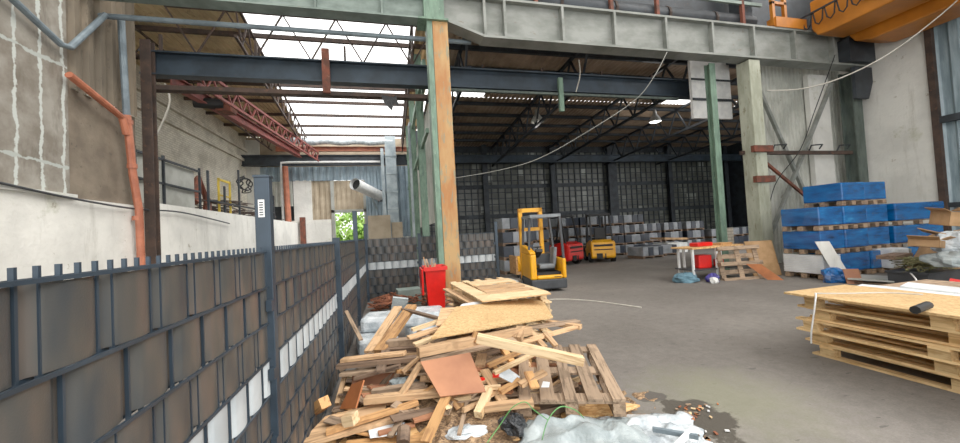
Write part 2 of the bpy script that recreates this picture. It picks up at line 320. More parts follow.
struct('wall_end_low',MB().bb(-8.2,-3.95,YE-.6,YE-.3,0,3.0).bb(-1.75,1.6,YE-.05,YE+.2,0,1.6),MT['plaster'],label='low white wall at the end of the bay')
struct('door_1',MB().bb(-3.95,-3.75,YE-.1,YE+.15,0,5.6).bb(-1.85,-1.7,YE-.1,YE+.15,0,5.6).bb(-3.95,-1.7,YE-.1,YE+.15,3.45,3.65),MT['grey_panel'],label='grey frame of the gateway opening to the trees')
struct('wall_end_backing',MB().bb(-9.3,-3.95,YE+.5,YE+.6,0,6.6).bb(-1.7,3,YE+.5,YE+.6,0,6.6),MT['dark_steel'],label='dark backing behind the end wall gaps')
struct('wall_end_top',MB().bb(-9.3,3,YE+.1,YE+.3,6.6,8.6),MT['sheet_beige'],label='wall strip under the roof')
# roof left bay z 8.6
ZR=8.6
def roof_left():
    mb=MB(); pitch=.18; xs=[]; x=-9.2
    while x<1.9: xs.append(x); x+=pitch/2
    def yr(x):
        if x<-5.7: return (9.6,26.2)
        if x<-4.0: return (9.6, 11.0+(-4.0-x)/1.7*15.2)
        if x<.97: return None
        return (9.6,26.2)
    for i in range(len(xs)-1):
        a,b=yr(xs[i]),yr(xs[i+1])
        if a is None or b is None: continue
        za=ZR+(.05 if i%2 else 0); zb=ZR+(0 if i%2 else .05)
        mb.add([(xs[i],a[0],za),(xs[i+1],b[0],zb),(xs[i+1],b[1],zb),(xs[i],a[1],za)],[(0,3,2,1)])
    return mb
struct('ceiling',roof_left(),MT['sheet_tan'],label='tan corrugated roof of the left bay')
struct('window_6',MB().add([(-3.9,9.6,ZR+.08),(1.0,9.6,ZR+.08),(1.0,26.2,ZR+.08),(-5.8,26.2,ZR+.08),(-5.3,22,ZR+.08),(-4,11,ZR+.08)],[(0,1,2,3,4,5)]),MT['skylight'],label='large translucent skylight over the left bay')
# roof right bay with narrow skylights
def rz(y): return 8.3-.055*(y-9.6)
def roofpatch(x0,x1,y0,y1):
    mb=MB(); xs=[]; x=x0
    while x<x1-.01: xs.append(x); x+=.11
    xs.append(x1)
    for i in range(len(xs)-1):
        da=.04 if i%2 else 0; db=.04-da
        mb.add([(xs[i],y0,rz(y0)+da),(xs[i+1],y0,rz(y0)+db),(xs[i+1],y1,rz(y1)+db),(xs[i],y1,rz(y1)+da)],[(0,3,2,1)])
    return mb
rp=roofpatch(1.8,27,9.97,15.6); 
for a,b in ((1.8,2.3),(4.4,14.2),(16.2,27)): 
    q=roofpatch(a,b,15.6,16.2); rp.add(q.v,q.f)
q=roofpatch(1.8,27,16.2,24.3); rp.add(q.v,q.f)
struct('ceiling_right',rp,MT['sheet_brown'],label='brown corrugated roof of the right hall')
for i,(a,b) in enumerate(((2.3,4.4),(14.2,16.2))):
    struct('window_%d'%(7+i),MB().add([(a,15.55,rz(15.5)+.1),(b,15.55,rz(15.5)+.1),(b,16.25,rz(16.2)+.1),(a,16.25,rz(16.2)+.1)],[(0,1,2,3)]),MT['skylight'],label='narrow bright roof light')
# back wall of the right hall: bays of panes
YB=24
bays=[1.6,6.3,11.3,16.1,21.2,26.6]
for i in range(5):
    a,b=bays[i],bays[i+1]
    w=bpy.data.objects.new('window_%d'%(i+1),None); COL.objects.link(w); w.location=(a,YB,0); w['_o']=(a,YB,0); w['kind']='structure'; w['label']='tall dirty multi-pane window bay'
    MB().bb(a,b,YB+.05,YB+.1,.6,7.1).build('pane',MT['pane'],w)
    fr=MB(); n=int((b-a)/.46)
    for k in range(n+1): x=a+(b-a)*k/n; fr.bb(x-.035,x+.035,YB-.02,YB+.04,.6,7.1)
    for k in range(17): z=.6+k*.41; t=.03 if k%5 else .14; fr.bb(a,b,YB-.03,YB+.05,z-t,z+t)
    fr.build('window_frame',MT['dark_steel'],w)
struct('wall_back',MB().bb(1.3,27,YB+.1,YB+.4,0,8.6).bb(1.3,27,YB-.05,YB+.1,7.1,7.7),MT['dark_steel'],label='dark wall behind the window bays')
for i,x in enumerate(bays):
    w=.22 if i!=3 else .45
    s=MB().ibeam((x,YB-.3,0),(x,YB-.3,7.6),.3,w*1.6,.05,.08); tag(s.build('steel_column',MT['dark_steel']),['dark steel column behind the timber coloured pillar at back of hall','dark steel column in back wall above the reach truck','thin dark column in back wall above red forklift','thickest dark column in the back wall','thin dark column in back wall right of the thickest one','dark column at far right of the back wall'][i],'column','columns of the back wall')
struct('wall_far_right',MB().bb(27,27.3,9.6,24.4,0,8.6),MT['dark_steel'],label='dark side wall of the right hall')
# partition plane Y=9.6 from column to right wall, right wall
struct('wall_partition',corrugated(11.75,16.5,9.75,9.75,.0,7.0,.16,.04,'y'),MT['sheet_white'],label='dirty white corrugated partition')
struct('wall_partition_plain',MB().bb(14.6,15.55,9.5,9.66,0,6.6),MT['plaster2'],label='plain pale panel beside the green column')
struct('wall_right',MB().bb(16.5,16.9,7.45,9.9,0,11),MT['plaster2'],label='large pale plaster wall on the right')
struct('wall_right_front',corrugated(16.6,0,-6,7.35,0,11,.5,.08,'x'),MT['glass_wall'],label='translucent grey blue corrugated wall')
struct('trim_5',MB().bb(16.42,16.58,7.3,7.45,0,11),MT['brown_steel'],label='brown steel post at the wall edge')
struct('trim_6',MB().bb(16.45,16.6,-6,7.3,4.2,4.4).bb(16.5,16.7,-6,7.3,7.6,7.9).bb(16.5,16.7,-6,7.3,1.6,1.75),MT['dark_steel'],label='horizontal rails of the translucent wall')
struct('wall_upper',MB().bb(1.8,11.6,9.9,10.0,8.5,12).bb(-6.4,1.8,10.3,10.5,8.8,12),MT['dark_steel'],label='dark upper wall above the girder')
struct('wall_upper_right',MB().bb(11.6,17,9.9,10.0,7.0,12),MT['dark_steel'],label='upper wall behind the orange crane')
m=bpy.data.materials.new('added light-dimming roofing'); m.use_nodes=True; nt=m.node_tree; nt.nodes.clear()
o_=nd(nt,'ShaderNodeOutputMaterial'); t_=nd(nt,'ShaderNodeBsdfTransparent'); t_.inputs[0].default_value=(.62,.6,.57,1); d_=nd(nt,'ShaderNodeBsdfDiffuse'); d_.inputs[0].default_value=(.4,.38,.35,1)
x_=nd(nt,'ShaderNodeMixShader'); x_.inputs[0].default_value=.2; nt.links.new(t_.outputs[0],x_.inputs[1]); nt.links.new(d_.outputs[0],x_.inputs[2]); nt.links.new(x_.outputs[0],o_.inputs[0])
struct('dimming_roof_front',corrugated(-6.4,17,-6,9.9,12,12,.4,.08,'z'),m,label='added light-dimming roofing over the front yard')  # unseen tinted sheet, added to dim the daylight on the front yard
# ------------------------------------------------------------------ steelwork
g=root('crane_girder','long pale grey riveted plate girder spanning above the hall entrance','girder',(1.4,9,6.7))
w=MB(); w.prism([(1.35,7.1),(2.55,6.68),(16.3,6.68),(16.3,7.68),(1.35,7.68)],'y',8.93,8.98); w.build('web_plate',MT['girder'],g)
MB().bb(1.3,16.3,8.78,9.2,7.66,7.72).build('top_flange',MT['girder'],g)
fl=MB().bb(2.5,16.3,8.75,9.2,6.63,6.69); fl.bar((1.3,8.97,7.09),(2.55,8.97,6.66),.42,.06); fl.build('bottom_flange',MT['girder'],g)
for x in (2.57,3.12,4.78,6.4,8.12,9.8,11.4,13.1,14.8): MB().bb(x-.035,x+.035,8.78,8.93,6.69,7.66).build('stiffener',MT['girder'],g)
g=root('eaves_girder','green girder running left from the orange and green pillar','girder',(-5.9,9,7.05))
MB().bb(-6.0,1.3,8.93,9.0,7.02,7.62).build('web_plate',MT['girder_green'],g)
MB().bb(-6.0,1.3,8.78,9.14,7.0,7.04).bb(-6.0,1.3,8.78,9.14,7.6,7.66).build('flange',MT['girder_green'],g)
for x in (-4.5,-3,-1.5,0,1.1): MB().bb(x-.02,x+.02,8.8,8.93,7.04,7.6).build('stiffener',MT['girder_green'],g)
g=root('pillar','tall steel pillar with orange front face and flaking green side behind the wood pile','pillar',(1.55,9,0))
MB().bb(1.2,1.58,8.78,8.82,0,6.95).bb(1.2,1.58,9.18,9.22,0,6.95).bb(1.35,1.43,8.82,9.18,0,6.95).build('shaft',MT['orange_steel'],g)
MB().bb(1.06,1.19,8.78,9.2,0,6.95).build('side_plate',MT['green_steel'],g)
MB().bb(.85,1.6,8.7,9.26,6.95,7.0).bb(1.0,1.5,8.72,9.28,7.0,7.72).build('head_plate',MT['green_steel'],g)
g=root('concrete_column','pale stained column under the girder right of the thin green post','column',(11.35,9,0))
MB().bb(11.12,11.56,8.8,9.25,0,6.6).build('shaft',MT['column_pale'],g,bevel=.02)
for z in (3.75,2.8): MB().bb(10.95,11.7,8.7,8.82,z-.1,z+.1).build('bracket',MT['rust'],g)
tag(MB().ibeam((10.12,9.3,0),(10.12,9.3,6.6),.2,.22,.03,.06).build('steel_post',MT['green_steel']),'thin flaking green steel post beside the white hanging box','post')
g=root('steel_column','dark green steel column in the corner below the crane','column',(15.95,9.1,0))
MB().ibeam((16.1,9.2,0),(16.1,9.2,6.6),.4,.4,.05,.08,(0,1,0)).build('shaft',MT['green_dark'],g)
MB().prism([(15.6,6.6),(16.45,6.6),(16.45,6.1),(16.2,5.5),(15.6,5.5)],'y',8.75,8.85).build('bracket',MT['dark_steel'],g)
MB().bb(15.2,16.4,8.6,9.3,6.7,7.5).build('bearing_box',MT['dark_steel'],g)
tag(MB().bar((12.1,9.45,6.3),(14.5,9.45,1.2),.1,.1).bar((15.6,9.42,6.3),(11.6,9.42,.0),.1,.1).build('cross_brace',MT['girder']),'grey green diagonal cross brace in front of corrugated partition','brace')
g=root('wall_bracket_rail','dark horizontal steel rail between pale column and corner column','rail',(11,9.2,3.7))
MB().bar((11.0,9.2,3.72),(15.9,9.2,3.72),.1,.12).build('rail',MT['brown_steel'],g)
MB().bar((11.7,9.2,3.6),(13.8,9.2,2.1),.08,.08).build('diagonal_strut',MT['rust'],g)
for x in (12.3,13.9,15.2): MB().tube([(x,9.2,3.75),(x,9.1,3.95),(x+.5,9.1,3.98),(x+.5,9.2,3.85)],.025).build('hook',MT['dark_steel'],g)
g=root('hanging_box','white ribbed box panel hanging behind the green post','panel',(10.9,10.1,5.1))
MB().bb(10.1,11.75,10.02,10.12,5.1,7.1).build('box',MT['white_plastic'],g); MB().bb(10.08,11.77,9.97,10.0,5.7,5.78).bb(10.08,11.77,9.97,10.0,6.4,6.46).build('groove',MT['dark_steel'],g)
tag(MB().bb(10.55,11.1,9.75,9.85,0,1.32).build('brick_infill',MT['brick2']),'low pale brick infill between green post and column','wall')
g=root('crane_beam','dark blue grey steel beam crossing below the skylight and girder','beam',(-6,10.8,6.4))
MB().ibeam((-6,10.8,6.4),(11.6,10.8,6.4),.62,.3,.04,.03).build('beam',MT['navy_steel'],g)
MB().bb(-6,1.2,10.7,10.95,5.72,5.84).build('lower_angle',MT['brown_steel'],g)
MB().bb(1.9,10.1,10.6,10.7,5.95,6.02).build('green_rail',MT['green_dark'],g)
for x in (-5.6,-3.4,-1.1,.8,3,5,7.2,9.2): MB().bb(x-.03,x+.03,10.78,10.84,6.7,7.2 if x<1 else 6.9).build('stud',MT['brown_steel'],g)
MB().bb(-1.7,-1.5,10.58,10.66,5.75,7.0).build('hanger',MT['rust'],g); MB().bb(5.45,5.6,10.55,10.65,5.4,6.5).build('green_hanger',MT['green_steel'],g)
tag(MB().tube([(-6,9.35,6.78),(2.3,9.35,6.78)],.06,10).build('conduit_pipe',MT['pipe_grey']),'long horizontal grey pipe below the green girder','pipe')
tag(MB().tube([(-5.82,9.3,6.78),(-5.82,8.4,5.6),(-5.82,8.2,5.55),(-5.82,5.0,6.6),(-5.82,3,7.3)],.058,10).build('conduit_pipe',MT['pipe_grey']),'grey pipe kinked across the upper left concrete wall','pipe')
g=root('drain_pipe','orange and grey drain pipe running down the concrete pier','pipe',(-5.8,9.9,0))
MB().tube([(-5.78,9.7,7.0),(-5.78,9.8,4.7)],.068,10).build('upper_pipe',MT['pipe_grey'],g)
MB().tube([(-5.78,9.8,4.75),(-5.78,9.95,3.4),(-5.74,10.05,2.6),(-5.74,10.1,.1)],.078,10).build('lower_pipe',MT['terracotta'],g)
MB().tube([(-5.82,8.35,5.05),(-5.78,9.3,4.75),(-5.78,9.65,4.65),(-5.78,9.78,4.3)],.07,10).build('branch',MT['terracotta'],g)
for z in (4.6,3.6,2.4): MB().tube([(-5.78,9.83+(4.6-z)*.1,z-.05),(-5.78,9.83+(4.6-z)*.1,z+.05)],.095,10).build('collar',MT['terracotta'],g)
tag(MB().ibeam((-5.78,10.6,0),(-5.78,10.6,6.9),.2,.22,.03,.05).build('steel_column',MT['brown_steel']),'brown rusty steel column beside the orange drain pipe','column')
# transverse lattice truss above the dark beam
def lattice(name,p,q,depth,n,r,mat,label,dirv=(0,0,-1),group=None,cat='truss'):
    p=V(p);q=V(q);d=V(dirv)*depth; t=root(name,label,cat,tuple(p),0,group)
    MB().bar(p,q,r*2,r*2).build('top_chord',mat,t); MB().bar(p+d,q+d,r*2,r*2).build('bottom_chord',mat,t)
    w=MB()
    for i in range(n):
        a=p+(q-p)*(i/n); b=p+(q-p)*((i+.5)/n)+d; c=p+(q-p)*((i+1)/n)
        w.bar(a,b,r*1.2,r*1.2).bar(b,c,r*1.2,r*1.2)
    w.build('web',mat,t); return t
lattice('roof_truss',(-5.9,11.6,8.45),(1.6,11.6,8.45),1.35,5,.035,MT['brown_steel'],'brown zigzag truss across the big skylight above the dark beam')
lattice('roof_truss',(-3.95,11,8.4),(-5.2,25.5,8.4),1.0,12,.035,MT['brown_steel'],'long thin truss running along the left edge of the skylight')
lattice('roof_truss',(.9,11,8.4),(.9,25.5,8.4),.9,12,.035,MT['brown_steel'],'long truss running along the right edge of the skylight')
lattice('roof_truss',(-7.3,11,8.4),(-7.3,25.5,8.4),.8,12,.03,MT['brown_steel'],'truss under the tan roof above the white brick wall')
lattice('lattice_crane_beam',(-5.75,13,7.35),(-4.45,25,7.35),.55,16,.045,MT['red_steel'],'faded red lattice beam under the left roof',cat='beam')
g=root('red_crane_beam','faded red solid beam with motor hanging under the left roof','beam',(-6.7,13.5,7.1))
MB().ibeam((-6.75,13.5,7.1),(-5.45,24.5,7.1),.36,.26,.03,.04).build('beam',MT['red_steel'],g)
MB().box((-6.0,15.6,6.95),(.5,.6,.4)).build('motor',MT['rust'],g); MB().tube([(-6.9,15.2,7.0),(-6.0,15.4,7.0)],.2,12).build('drum',MT['black'],g)
for i,y in enumerate((13,15,17,19,21,23,25)):
    tag(MB().bb(-9,1.8,y-.05,y+.05,8.42,8.56).build('purlin',MT['brown_steel']),'thin purlin crossing under the skylight of the left bay','purlin','purlins of the left bay')
for i,y in enumerate((10.6,12,13.4,14.8,16.6,18,19.4,20.8,22.2)):
    tag(MB().bb(1.8,27,y-.06,y+.06,rz(y)-.2,rz(y)-.05).build('purlin',MT['dark_steel']),'dark purlin crossing under the brown roof of the right hall','purlin','purlins of the right hall')
for i,x in enumerate((2.6,6.9,11.2,15.6,20.2)):
    lattice('roof_truss',(x,10.9,rz(10.9)-.15),(x,23.8,rz(23.8)-.15),1.25,9,.055,MT['dark_steel'],['dark lattice truss nearest the orange pillar in the right hall','dark lattice truss over the reach truck','dark lattice truss left of the right hanging lamp','dark lattice truss behind the white hanging box','dark lattice truss furthest right in the hall'][i],group='trusses of the right hall')
tag(MB().ibeam((1.6,22.6,6.35),(27,22.6,6.35),.5,.3,.05,.06).build('crane_rail_beam',MT['navy_steel']),'dark blue horizontal beam high across the back of right hall','beam')
tag(MB().ibeam((-9,25.4,6.92),(1.4,25.4,6.92),.7,.3,.06,.06).build('end_beam',MT['dark_steel']),'dark thick beam across the end wall of left bay','beam')
tag(MB().ibeam((-7,25.2,7.62),(1.4,25.2,7.62),.3,.25,.04,.04).build('end_beam',MT['terracotta']),'orange brown thin beam above the dark end beam','beam')
# wrapped duct: wavy
pts=[(x*.5-6.2,24.9,8.05+.05*math.sin(x*1.7)) for x in range(14)]
tag(MB().tube(pts,.22,10).build('insulated_duct',MT['film'],smooth=True),'silvery wrapped duct running under the end of the skylight','duct')
g=root('ventilation_duct','tall silvery ventilation duct on the right of end wall','duct',(0,25,2.4))
MB().bb(-.25,.45,24.7,25.2,2.5,8.4).build('duct_body',MT['zinc'],g)
for z in (3.4,4.6,5.8,7.0): MB().bb(-.29,.49,24.66,25.24,z,z+.08).build('flange',MT['zinc'],g)
MB().bb(-.55,-.35,24.8,25.0,2.5,7.6).build('side_pipe',MT['zinc'],g)
tag(MB().tube([(-6.75,25.3,2.6),(-6.75,25.3,6.5),(-6.75,25.3,6.75),(-6.3,25.3,6.78),(-.6,25.3,6.78)],.08,8).build('white_pipe',MT['white_plastic']),'thin white pipe framing the end wall','pipe')
tag(MB().tube([(-6.35,25.2,0),(-6.45,25.2,4.2),(-6.5,25.2,6.5)],.17,10).build('rusty_pipe',MT['terracotta']),'rusty red vertical pipe in front of blue end wall','pipe')
tag(MB().bb(-5.75,-5.45,25.1,25.35,0,3.2).build('rusty_post',MT['rust']),'rusty post standing before the low white wall at the end','post')
g=root('exhaust_pipe','pale exhaust pipe with dark mouth poking from the blue end wall','pipe',(-1,25.6,4.4))
MB().tube([(-2.15,23.6,5.05),(-.75,25.9,4.5)],.36,16,cap=False).build('tube',MT['white_plastic'],g,smooth=True)
MB().tube([(-2.15,23.6,5.05),(-2.1,23.7,5.03)],.38,16,cap=False).build('rim',MT['white_plastic'],g)
MB().tube([(-2.05,23.78,5.01),(-2.0,23.85,5.0)],.33,16).build('mouth',MT['black'],g)
MB().bb(-.75,-.35,25.7,25.95,4.1,4.9).build('wall_plate',MT['dark_grey'],g); MB().bar((-1.3,25.0,4.5),(-1.0,25.9,3.6),.08,.08).build('support',MT['zinc'],g)
# green lattice between the bays
g=root('lattice_frame','green lattice frame standing between left bay and hall','frame',(1.4,12,0))
for y in (13.5,18,22.5): MB().ibeam((1.2,y,0),(1.2,y,8.4),.25,.25,.03,.05).build('post',MT['green_steel'],g)
MB().bar((1.2,11.2,7.0),(1.2,25.5,7.0),.12,.2).bar((1.2,11.2,4.9),(1.2,25.5,4.9),.1,.14).build('rail',MT['green_steel'],g)
MB().bar((1.2,11.2,6.9),(1.4,18,4.9),.1,.1).bar((1.2,11.2,7.1),(1.4,14,8.3),.1,.1).bar((1.2,18,4.9),(1.2,22.5,7),.1,.1).build('diagonal',MT['green_steel'],g)
struct('wall_middle',corrugated(1.62,0,13.5,24,2.1,6.9,.35,.05,'x'),MT['sheet_white'],label='ribbed pale cladding between the bays')
tag(MB().bb(-1.4,-.1,22.3,23.2,0,2.95).bb(-.05,.6,22.5,23.1,0,2.5).build('storage_crate',MT['sheet_beige']),'beige crates standing beyond the far fence','crate')
tag(MB().tube([(.75,13.2,0),(.75,13.2,5.6),(.8,13.2,5.75)],.05,8).build('downpipe',MT['zinc']),'thin grey downpipe standing beyond the far fence','pipe')
# upper zone above girder
g=root('supply_duct','dark horizontal duct running above the pale girder','duct',(2,9.6,8.2))
MB().tube([(1.8,9.55,8.15),(12.2,9.55,8.2)],.3,12).build('duct_body',MT['dark_steel'],g,smooth=True)
for x in (3.2,5,6.8,8.7,10.5): MB().tube([(x,9.55,8.15),(x+.08,9.55,8.15)],.34,12).build('duct_flange',MT['brown_steel'],g)
g=root('walkway_frame','rusty service walkway railing above the girder','railing',(2,9.3,7.7))
for x in (4.2,6.6,8.2,11.5): MB().bb(x-.05,x+.05,9.15,9.25,7.72,9.3).build('post',MT['rust'],g)
MB().bb(1.9,12.3,9.15,9.22,8.62,8.72).bb(1.9,12.3,9.15,9.22,9.0,9.05).build('rail',MT['girder_green'],g)
tag(MB().bb(11.55,12.05,9.3,9.7,7.72,10.5).build('steel_stanchion',MT['dark_steel']),'dark stanchion rising above the pale column','post')
# orange crane
g=root('bridge_crane','orange bridge crane with two girders in upper right','crane',(15,9,7.6))
MB().prism([(8.7,7.7),(8.55,7.42),(8.2,7.38),(-3,7.38),(-3,8.6),(8.7,8.6)],'x',13.7,14.85).build('girder',MT['orange_crane'],g,bevel=.04)
MB().prism([(8.6,7.6),(8.4,7.25),(8.0,7.1),(-3,7.1),(-3,8.4),(8.6,8.4)],'x',15.1,16.3).build('girder',MT['orange_crane'],g,bevel=.04)
MB().bb(12.3,13.6,8.75,9.05,7.72,8.05).bb(12.25,12.35,8.8,8.9,7.8,9.4).bb(12.75,12.85,8.8,8.9,7.8,9.4).bb(12.25,12.85,8.8,8.9,8.5,8.58).bb(12.25,12.85,8.8,8.9,9.2,9.28).build('end_carriage',MT['orange_crane'],g)
MB().bar((13.45,9.0,8.1),(13.45,-2,8.1),.05,.05).build('cable_rail',MT['dark_steel'],g)
lp=MB()
for i in range(18):
    y=8.8-i*.32; lp.tube([(13.47,y,8.08),(13.47,y-.05,7.75),(13.47,y-.14,7.65),(13.47,y-.24,7.75),(13.47,y-.28,8.08)],.022,6)
lp.build('festoon_cable',MT['black'],g)
MB().bb(13.55,13.8,7.0,7.35,7.8,8.0).build('nameplate',MT['white_plastic'],g)
# cables
def cable(pts,r,label,mat='cable',name='hanging_cable',cat='cable'):
    P=[V(p) for p in pts]; out=[]
    for i in range(len(P)-1):
        for k in range(6):
            t=k/6; p0=P[max(i-1,0)];p1=P[i];p2=P[i+1];p3=P[min(i+2,len(P)-1)]
            out.append(.5*((2*p1)+(p2-p0)*t+(2*p0-5*p1+4*p2-p3)*t*t+(3*p1-p0-3*p2+p3)*t**3))
    out.append(P[-1]); return tag(MB().tube(out,r,6).build(name,MT[mat],smooth=True),label,cat)
cable([(11.7,8.75,5.6),(12.6,8.4,5.55),(13.4,7.8,5.7),(14.2,7.0,6.2),(15.2,6.1,7.3),(16.2,5.6,8.6)],.019,'white cable sagging from the pale column to the upper right')
cable([atY(667,52,8.7),atY(655,75,8.7),atY(635,100,9),atY(590,130,9.5),atY(540,158,10),atY(500,170,10.5),atY(455,178,11)],.009,'thin grey cable sagging from girder across the dark hall','grey_panel')
cable([atY(835,55,8.6),atY(815,110,8.8),atY(800,150,9),atY(775,185,9),atY(765,232,9)],.015,'thin dark cable hanging in front of corrugated partition','black')
cable([atY(579,60,10.4),atY(580,75,10.4),atY(576,92,10.4)],.02,'short pale cable end dangling below the dark beam')
cable([(-6.3,12.3,6.5),(-6.2,12.3,5.9),(-6.7,12.5,4.9)],.025,'pale cord dangling below the red beam on the left')
cable([(-5.8,5.0,2.86),(-5.8,6.5,2.84),(-5.8,8.2,2.7),(-5.8,10,2.62),(-5.8,12,2.66),(-5.8,15,2.45)],.022,'dark cable strung along the top of the white base wall','dark_grey')
cable([(3.4,7.7,.012),(3.8,7.5,.012),(4.2,7.0,.012),(4.6,6.1,.012)],.013,'thin pale cable lying on floor right of the pallet boards')
# hanging rag
tag(MB().prism([(-.15,5.75),(.2,5.7),(.28,5.75),(.35,5.45),(.2,5.5),(.15,5.3),(-.05,5.5)],'y',10.63,10.66).build('hanging_rag',MT['black_bag']),'torn dark rag hanging from the beam below skylight','rag')
for i,(px,py,l) in enumerate(((537,118,'dull hanging lamp over the reach truck'),(655,118,'bright hanging lamp in the right part of hall'))):
    p=atY(px,py,16); g=root('hanging_lamp',l,'lamp',tuple(p),0,'hanging hall lamps')
    MB().lathe(p,[(.02,.45),(.08,.4),(.1,.2),(.27,-.05),(.3,-.2)],14).build('shade',MT['lamp'] if i else MT['grey_panel'],g,smooth=True)
    MB().lathe(p,[(.0,-.27),(.12,-.22),(.2,-.12),(.0,-.05)],12).build('bulb',MT['white_plastic'],g,smooth=True)
    MB().tube([p+V((0,0,.4)),V((p.x,p.y,rz(16)-.05))],.012,5).build('cord',MT['black'],g)
# ------------------------------------------------------------------ fence
FX=-.72
def make_panel(L,whites,label,bright=False):
    t=lroot('privacy_fence',label,'fence','privacy fence panels')
    w=MB(); n=int(round(L/.05))
    for i in range(n): w.box((i*.05+.025,0,.815),(.007,.01,1.63))
    for k in range(9):
        z=1.6-.2*k
        if z<0: z=.02
        for s in(-1,1): w.box((L/2,s*.017,z),(L,.009,.010))
    w.build('wire_mesh',MT['anthracite'],t)
    for r in range(8):
        zt=1.594-.2*r; zb=zt-.188; mb=MB(); pts=[]; off=.1 if r%2 else 0.02
        x=0
        seg=.0125; m=int(L/seg)
        for i in range(m+1):
            xx=i*seg; ph=((xx+off)%.2)/.2
            # camera side is +y in panel space
            if ph<.74: d=.003+.012*math.sin(PI*ph/.74)**.7
            else: d=-.003-.009*math.sin(PI*(ph-.74)/.26)
            pts.append((xx,d))
        vs=[]
        for xx,d in pts: vs+=[(xx,d,zb),(xx,d,zt)]
        mb.add(vs,[(2*i,2*i+2,2*i+3,2*i+1) for i in range(len(pts)-1)])
        o=mb.build('privacy_strip',MT['strip_white'] if r in whites else MT['strip'],t,smooth=True)
        if r in whites: o['label']='pale grey privacy strip'
    for k in range(4):
        c=MB().box((.0,.03,1.3-.38*k),(.05,.03,.06)); c.build('clamp',MT['anthracite'],t)
    return t
ph=-PI/2
# panel local +x -> world +Y requires rz=+90deg; camera side (+X world) is local -y, so mirror by running the panel from far to near
def place_panel(t,y0,y1): t.location=(FX,y1,0); t.rotation_euler=(0,0,-PI/2)
pn=make_panel(2.42,(3,),'nearest dark privacy fence panel filling the lower left'); place_panel(pn,-.15,2.27)
place_panel(dup(pn,(0,0,0),0,'dark fence panel just beyond the tall capped post'),2.35,4.77)
pn2=[c for c in COL.objects if c.get('label')=='dark fence panel just beyond the tall capped post'][0]
place_panel(dup(pn,(0,0,0),0,'third dark fence panel along the wood pile'),4.85,7.2)
place_panel(dup(pn,(0,0,0),0,'fourth dark fence panel, shortest looking, ending at the far corner'),7.27,9.7)
YF=9.85
pf=dup(pn,(.62+.0,YF,0),PI,'far dark fence panel left of the pillar',); pf.location=(1.72,YF,0)
pf2=dup(pn,(0,0,0),PI,'far dark fence panel right of the pillar'); pf2.location=(2.78,YF,0)
# panels of the far fence are shorter: give them their own meshes
for r_,L,x1 in ((pf,1.3,.62),(pf2,2.1,2.78)):
    for ch in list(r_.children): bpy.data.objects.remove(ch)
    lab=r_['label']; bpy.data.objects.remove(r_)
    q=make_panel(L,(3,),lab); q.location=(x1,YF,0); q.rotation_euler=(0,0,PI)
def post(x,y,h,label,sticker=False):
    t=root('fence_post',label,'post',(x,y,0),0,'fence posts')
    sh=MB().bb(x-.04,x+.04,y-.03,y+.03,0,h).build('shaft',MT['anthracite'],t,bevel=.004)
    MB().bb(x-.044,x+.044,y-.034,y+.034,h,h+.012).build('cap',MT['anthracite'],t)
    if sticker:
        MB().bb(x-.02,x+.012,y-.0325,y-.031,1.8,1.9).build('sticker',MT['white_plastic'],sh)
        k=MB()
        for i in range(6): k.bb(x-.014,x+.006,y-.034,y-.033,1.81+i*.014,1.817+i*.014)
        k.build('sticker_print',MT['dark_grey'],t)
post(-.715,2.31,2.03,'tall anthracite fence post with white sticker, nearest',True)
post(-.69,4.81,1.66,'second fence post, level with the fence top')
post(-.69,7.23,2.16,'third fence post, rising above the fence')
post(-.69,9.78,2.0,'corner fence post where the far fence begins')
post(.68,YF,1.68,'slim fence post in the far fence left of the pillar')
post(2.85,YF,1.9,'end post of the far fence right of the pillar')
# ------------------------------------------------------------------ pallets
def pallet_parts(t,L=1.2,W=.8,m='pine',z0=0,bottom=True):
    s=MB()
    for i,y in enumerate((-.4,-.2,0,.2,.4)): MB().box((0,y*(W/.9),.133+z0),(L,.12 if i%2 else .1,.022)).build('deck_board',MT[m],t)
    for x in (-.5,0,.5): MB().box((x*L/1.15,0,.111+z0),(.13,W,.022)).build('stringer',MT[m],t)
    for x in (-.5,0,.5):
        for y in (-.43,0,.43): MB().box((x*L/1.15,y*W/.97,.061+z0),(.14,.1,.078)).build('block',MT[m],t)
    if bottom:
        for y in (-.43,0,.43): MB().box((0,y*W/.97,.011+z0),(L,.1,.022)).build('bottom_board',MT[m],t)
def make_pallet(label,m='pine',L=1.2,W=.8,group=None):
    t=lroot('wooden_pallet',label,'pallet',group); pallet_parts(t,L,W,m); return t
# right foreground stack
grp='pallets of the right foreground stack'
R=[(4.74,2.42,0,.02),(4.70,2.47,.142,-.03),(4.62,2.49,.284,.015),(4.68,2.40,.426,.05),(4.56,2.42,.568,0)]
labs=['lowest pale pallet of right foreground stack','second pallet from the bottom of right foreground stack','middle pallet of right foreground stack','fourth pallet up, slightly twisted, in right foreground stack','top pallet under the board of right foreground stack']
pp=None
for i,(x,y,z,a) in enumerate(R):
    if pp is None: pp=make_pallet(labs[0],'fresh_pine',2.3,1.1,grp); o=pp
    else: o=dup(pp,(0,0,0),0,labs[i])
    o.location=(x+.55,y-.3,z); o.rotation_euler=(0,0,PI/2+a)
def slab(name,label,cat,p,size,mat,rot=(0,0,0),bevel=0,group=None):
    o=MB().box((0,0,0),size).build(name,MT[mat],bevel=bevel); o.location=p; o.rotation_euler=rot; return tag(o,label,cat,group)
slab('strand_board','large yellow board covering the right pallet stack','board',(4.99,2.12,.724),(2.45,1.0,.022),'osb2',(0,0,PI/2+.01))
tag(MB().tube([at(915,310,.77),at(928,305,.77)],.035,10).build('black_roll',MT['black']),'black cylindrical grip lying on the yellow board','tool')
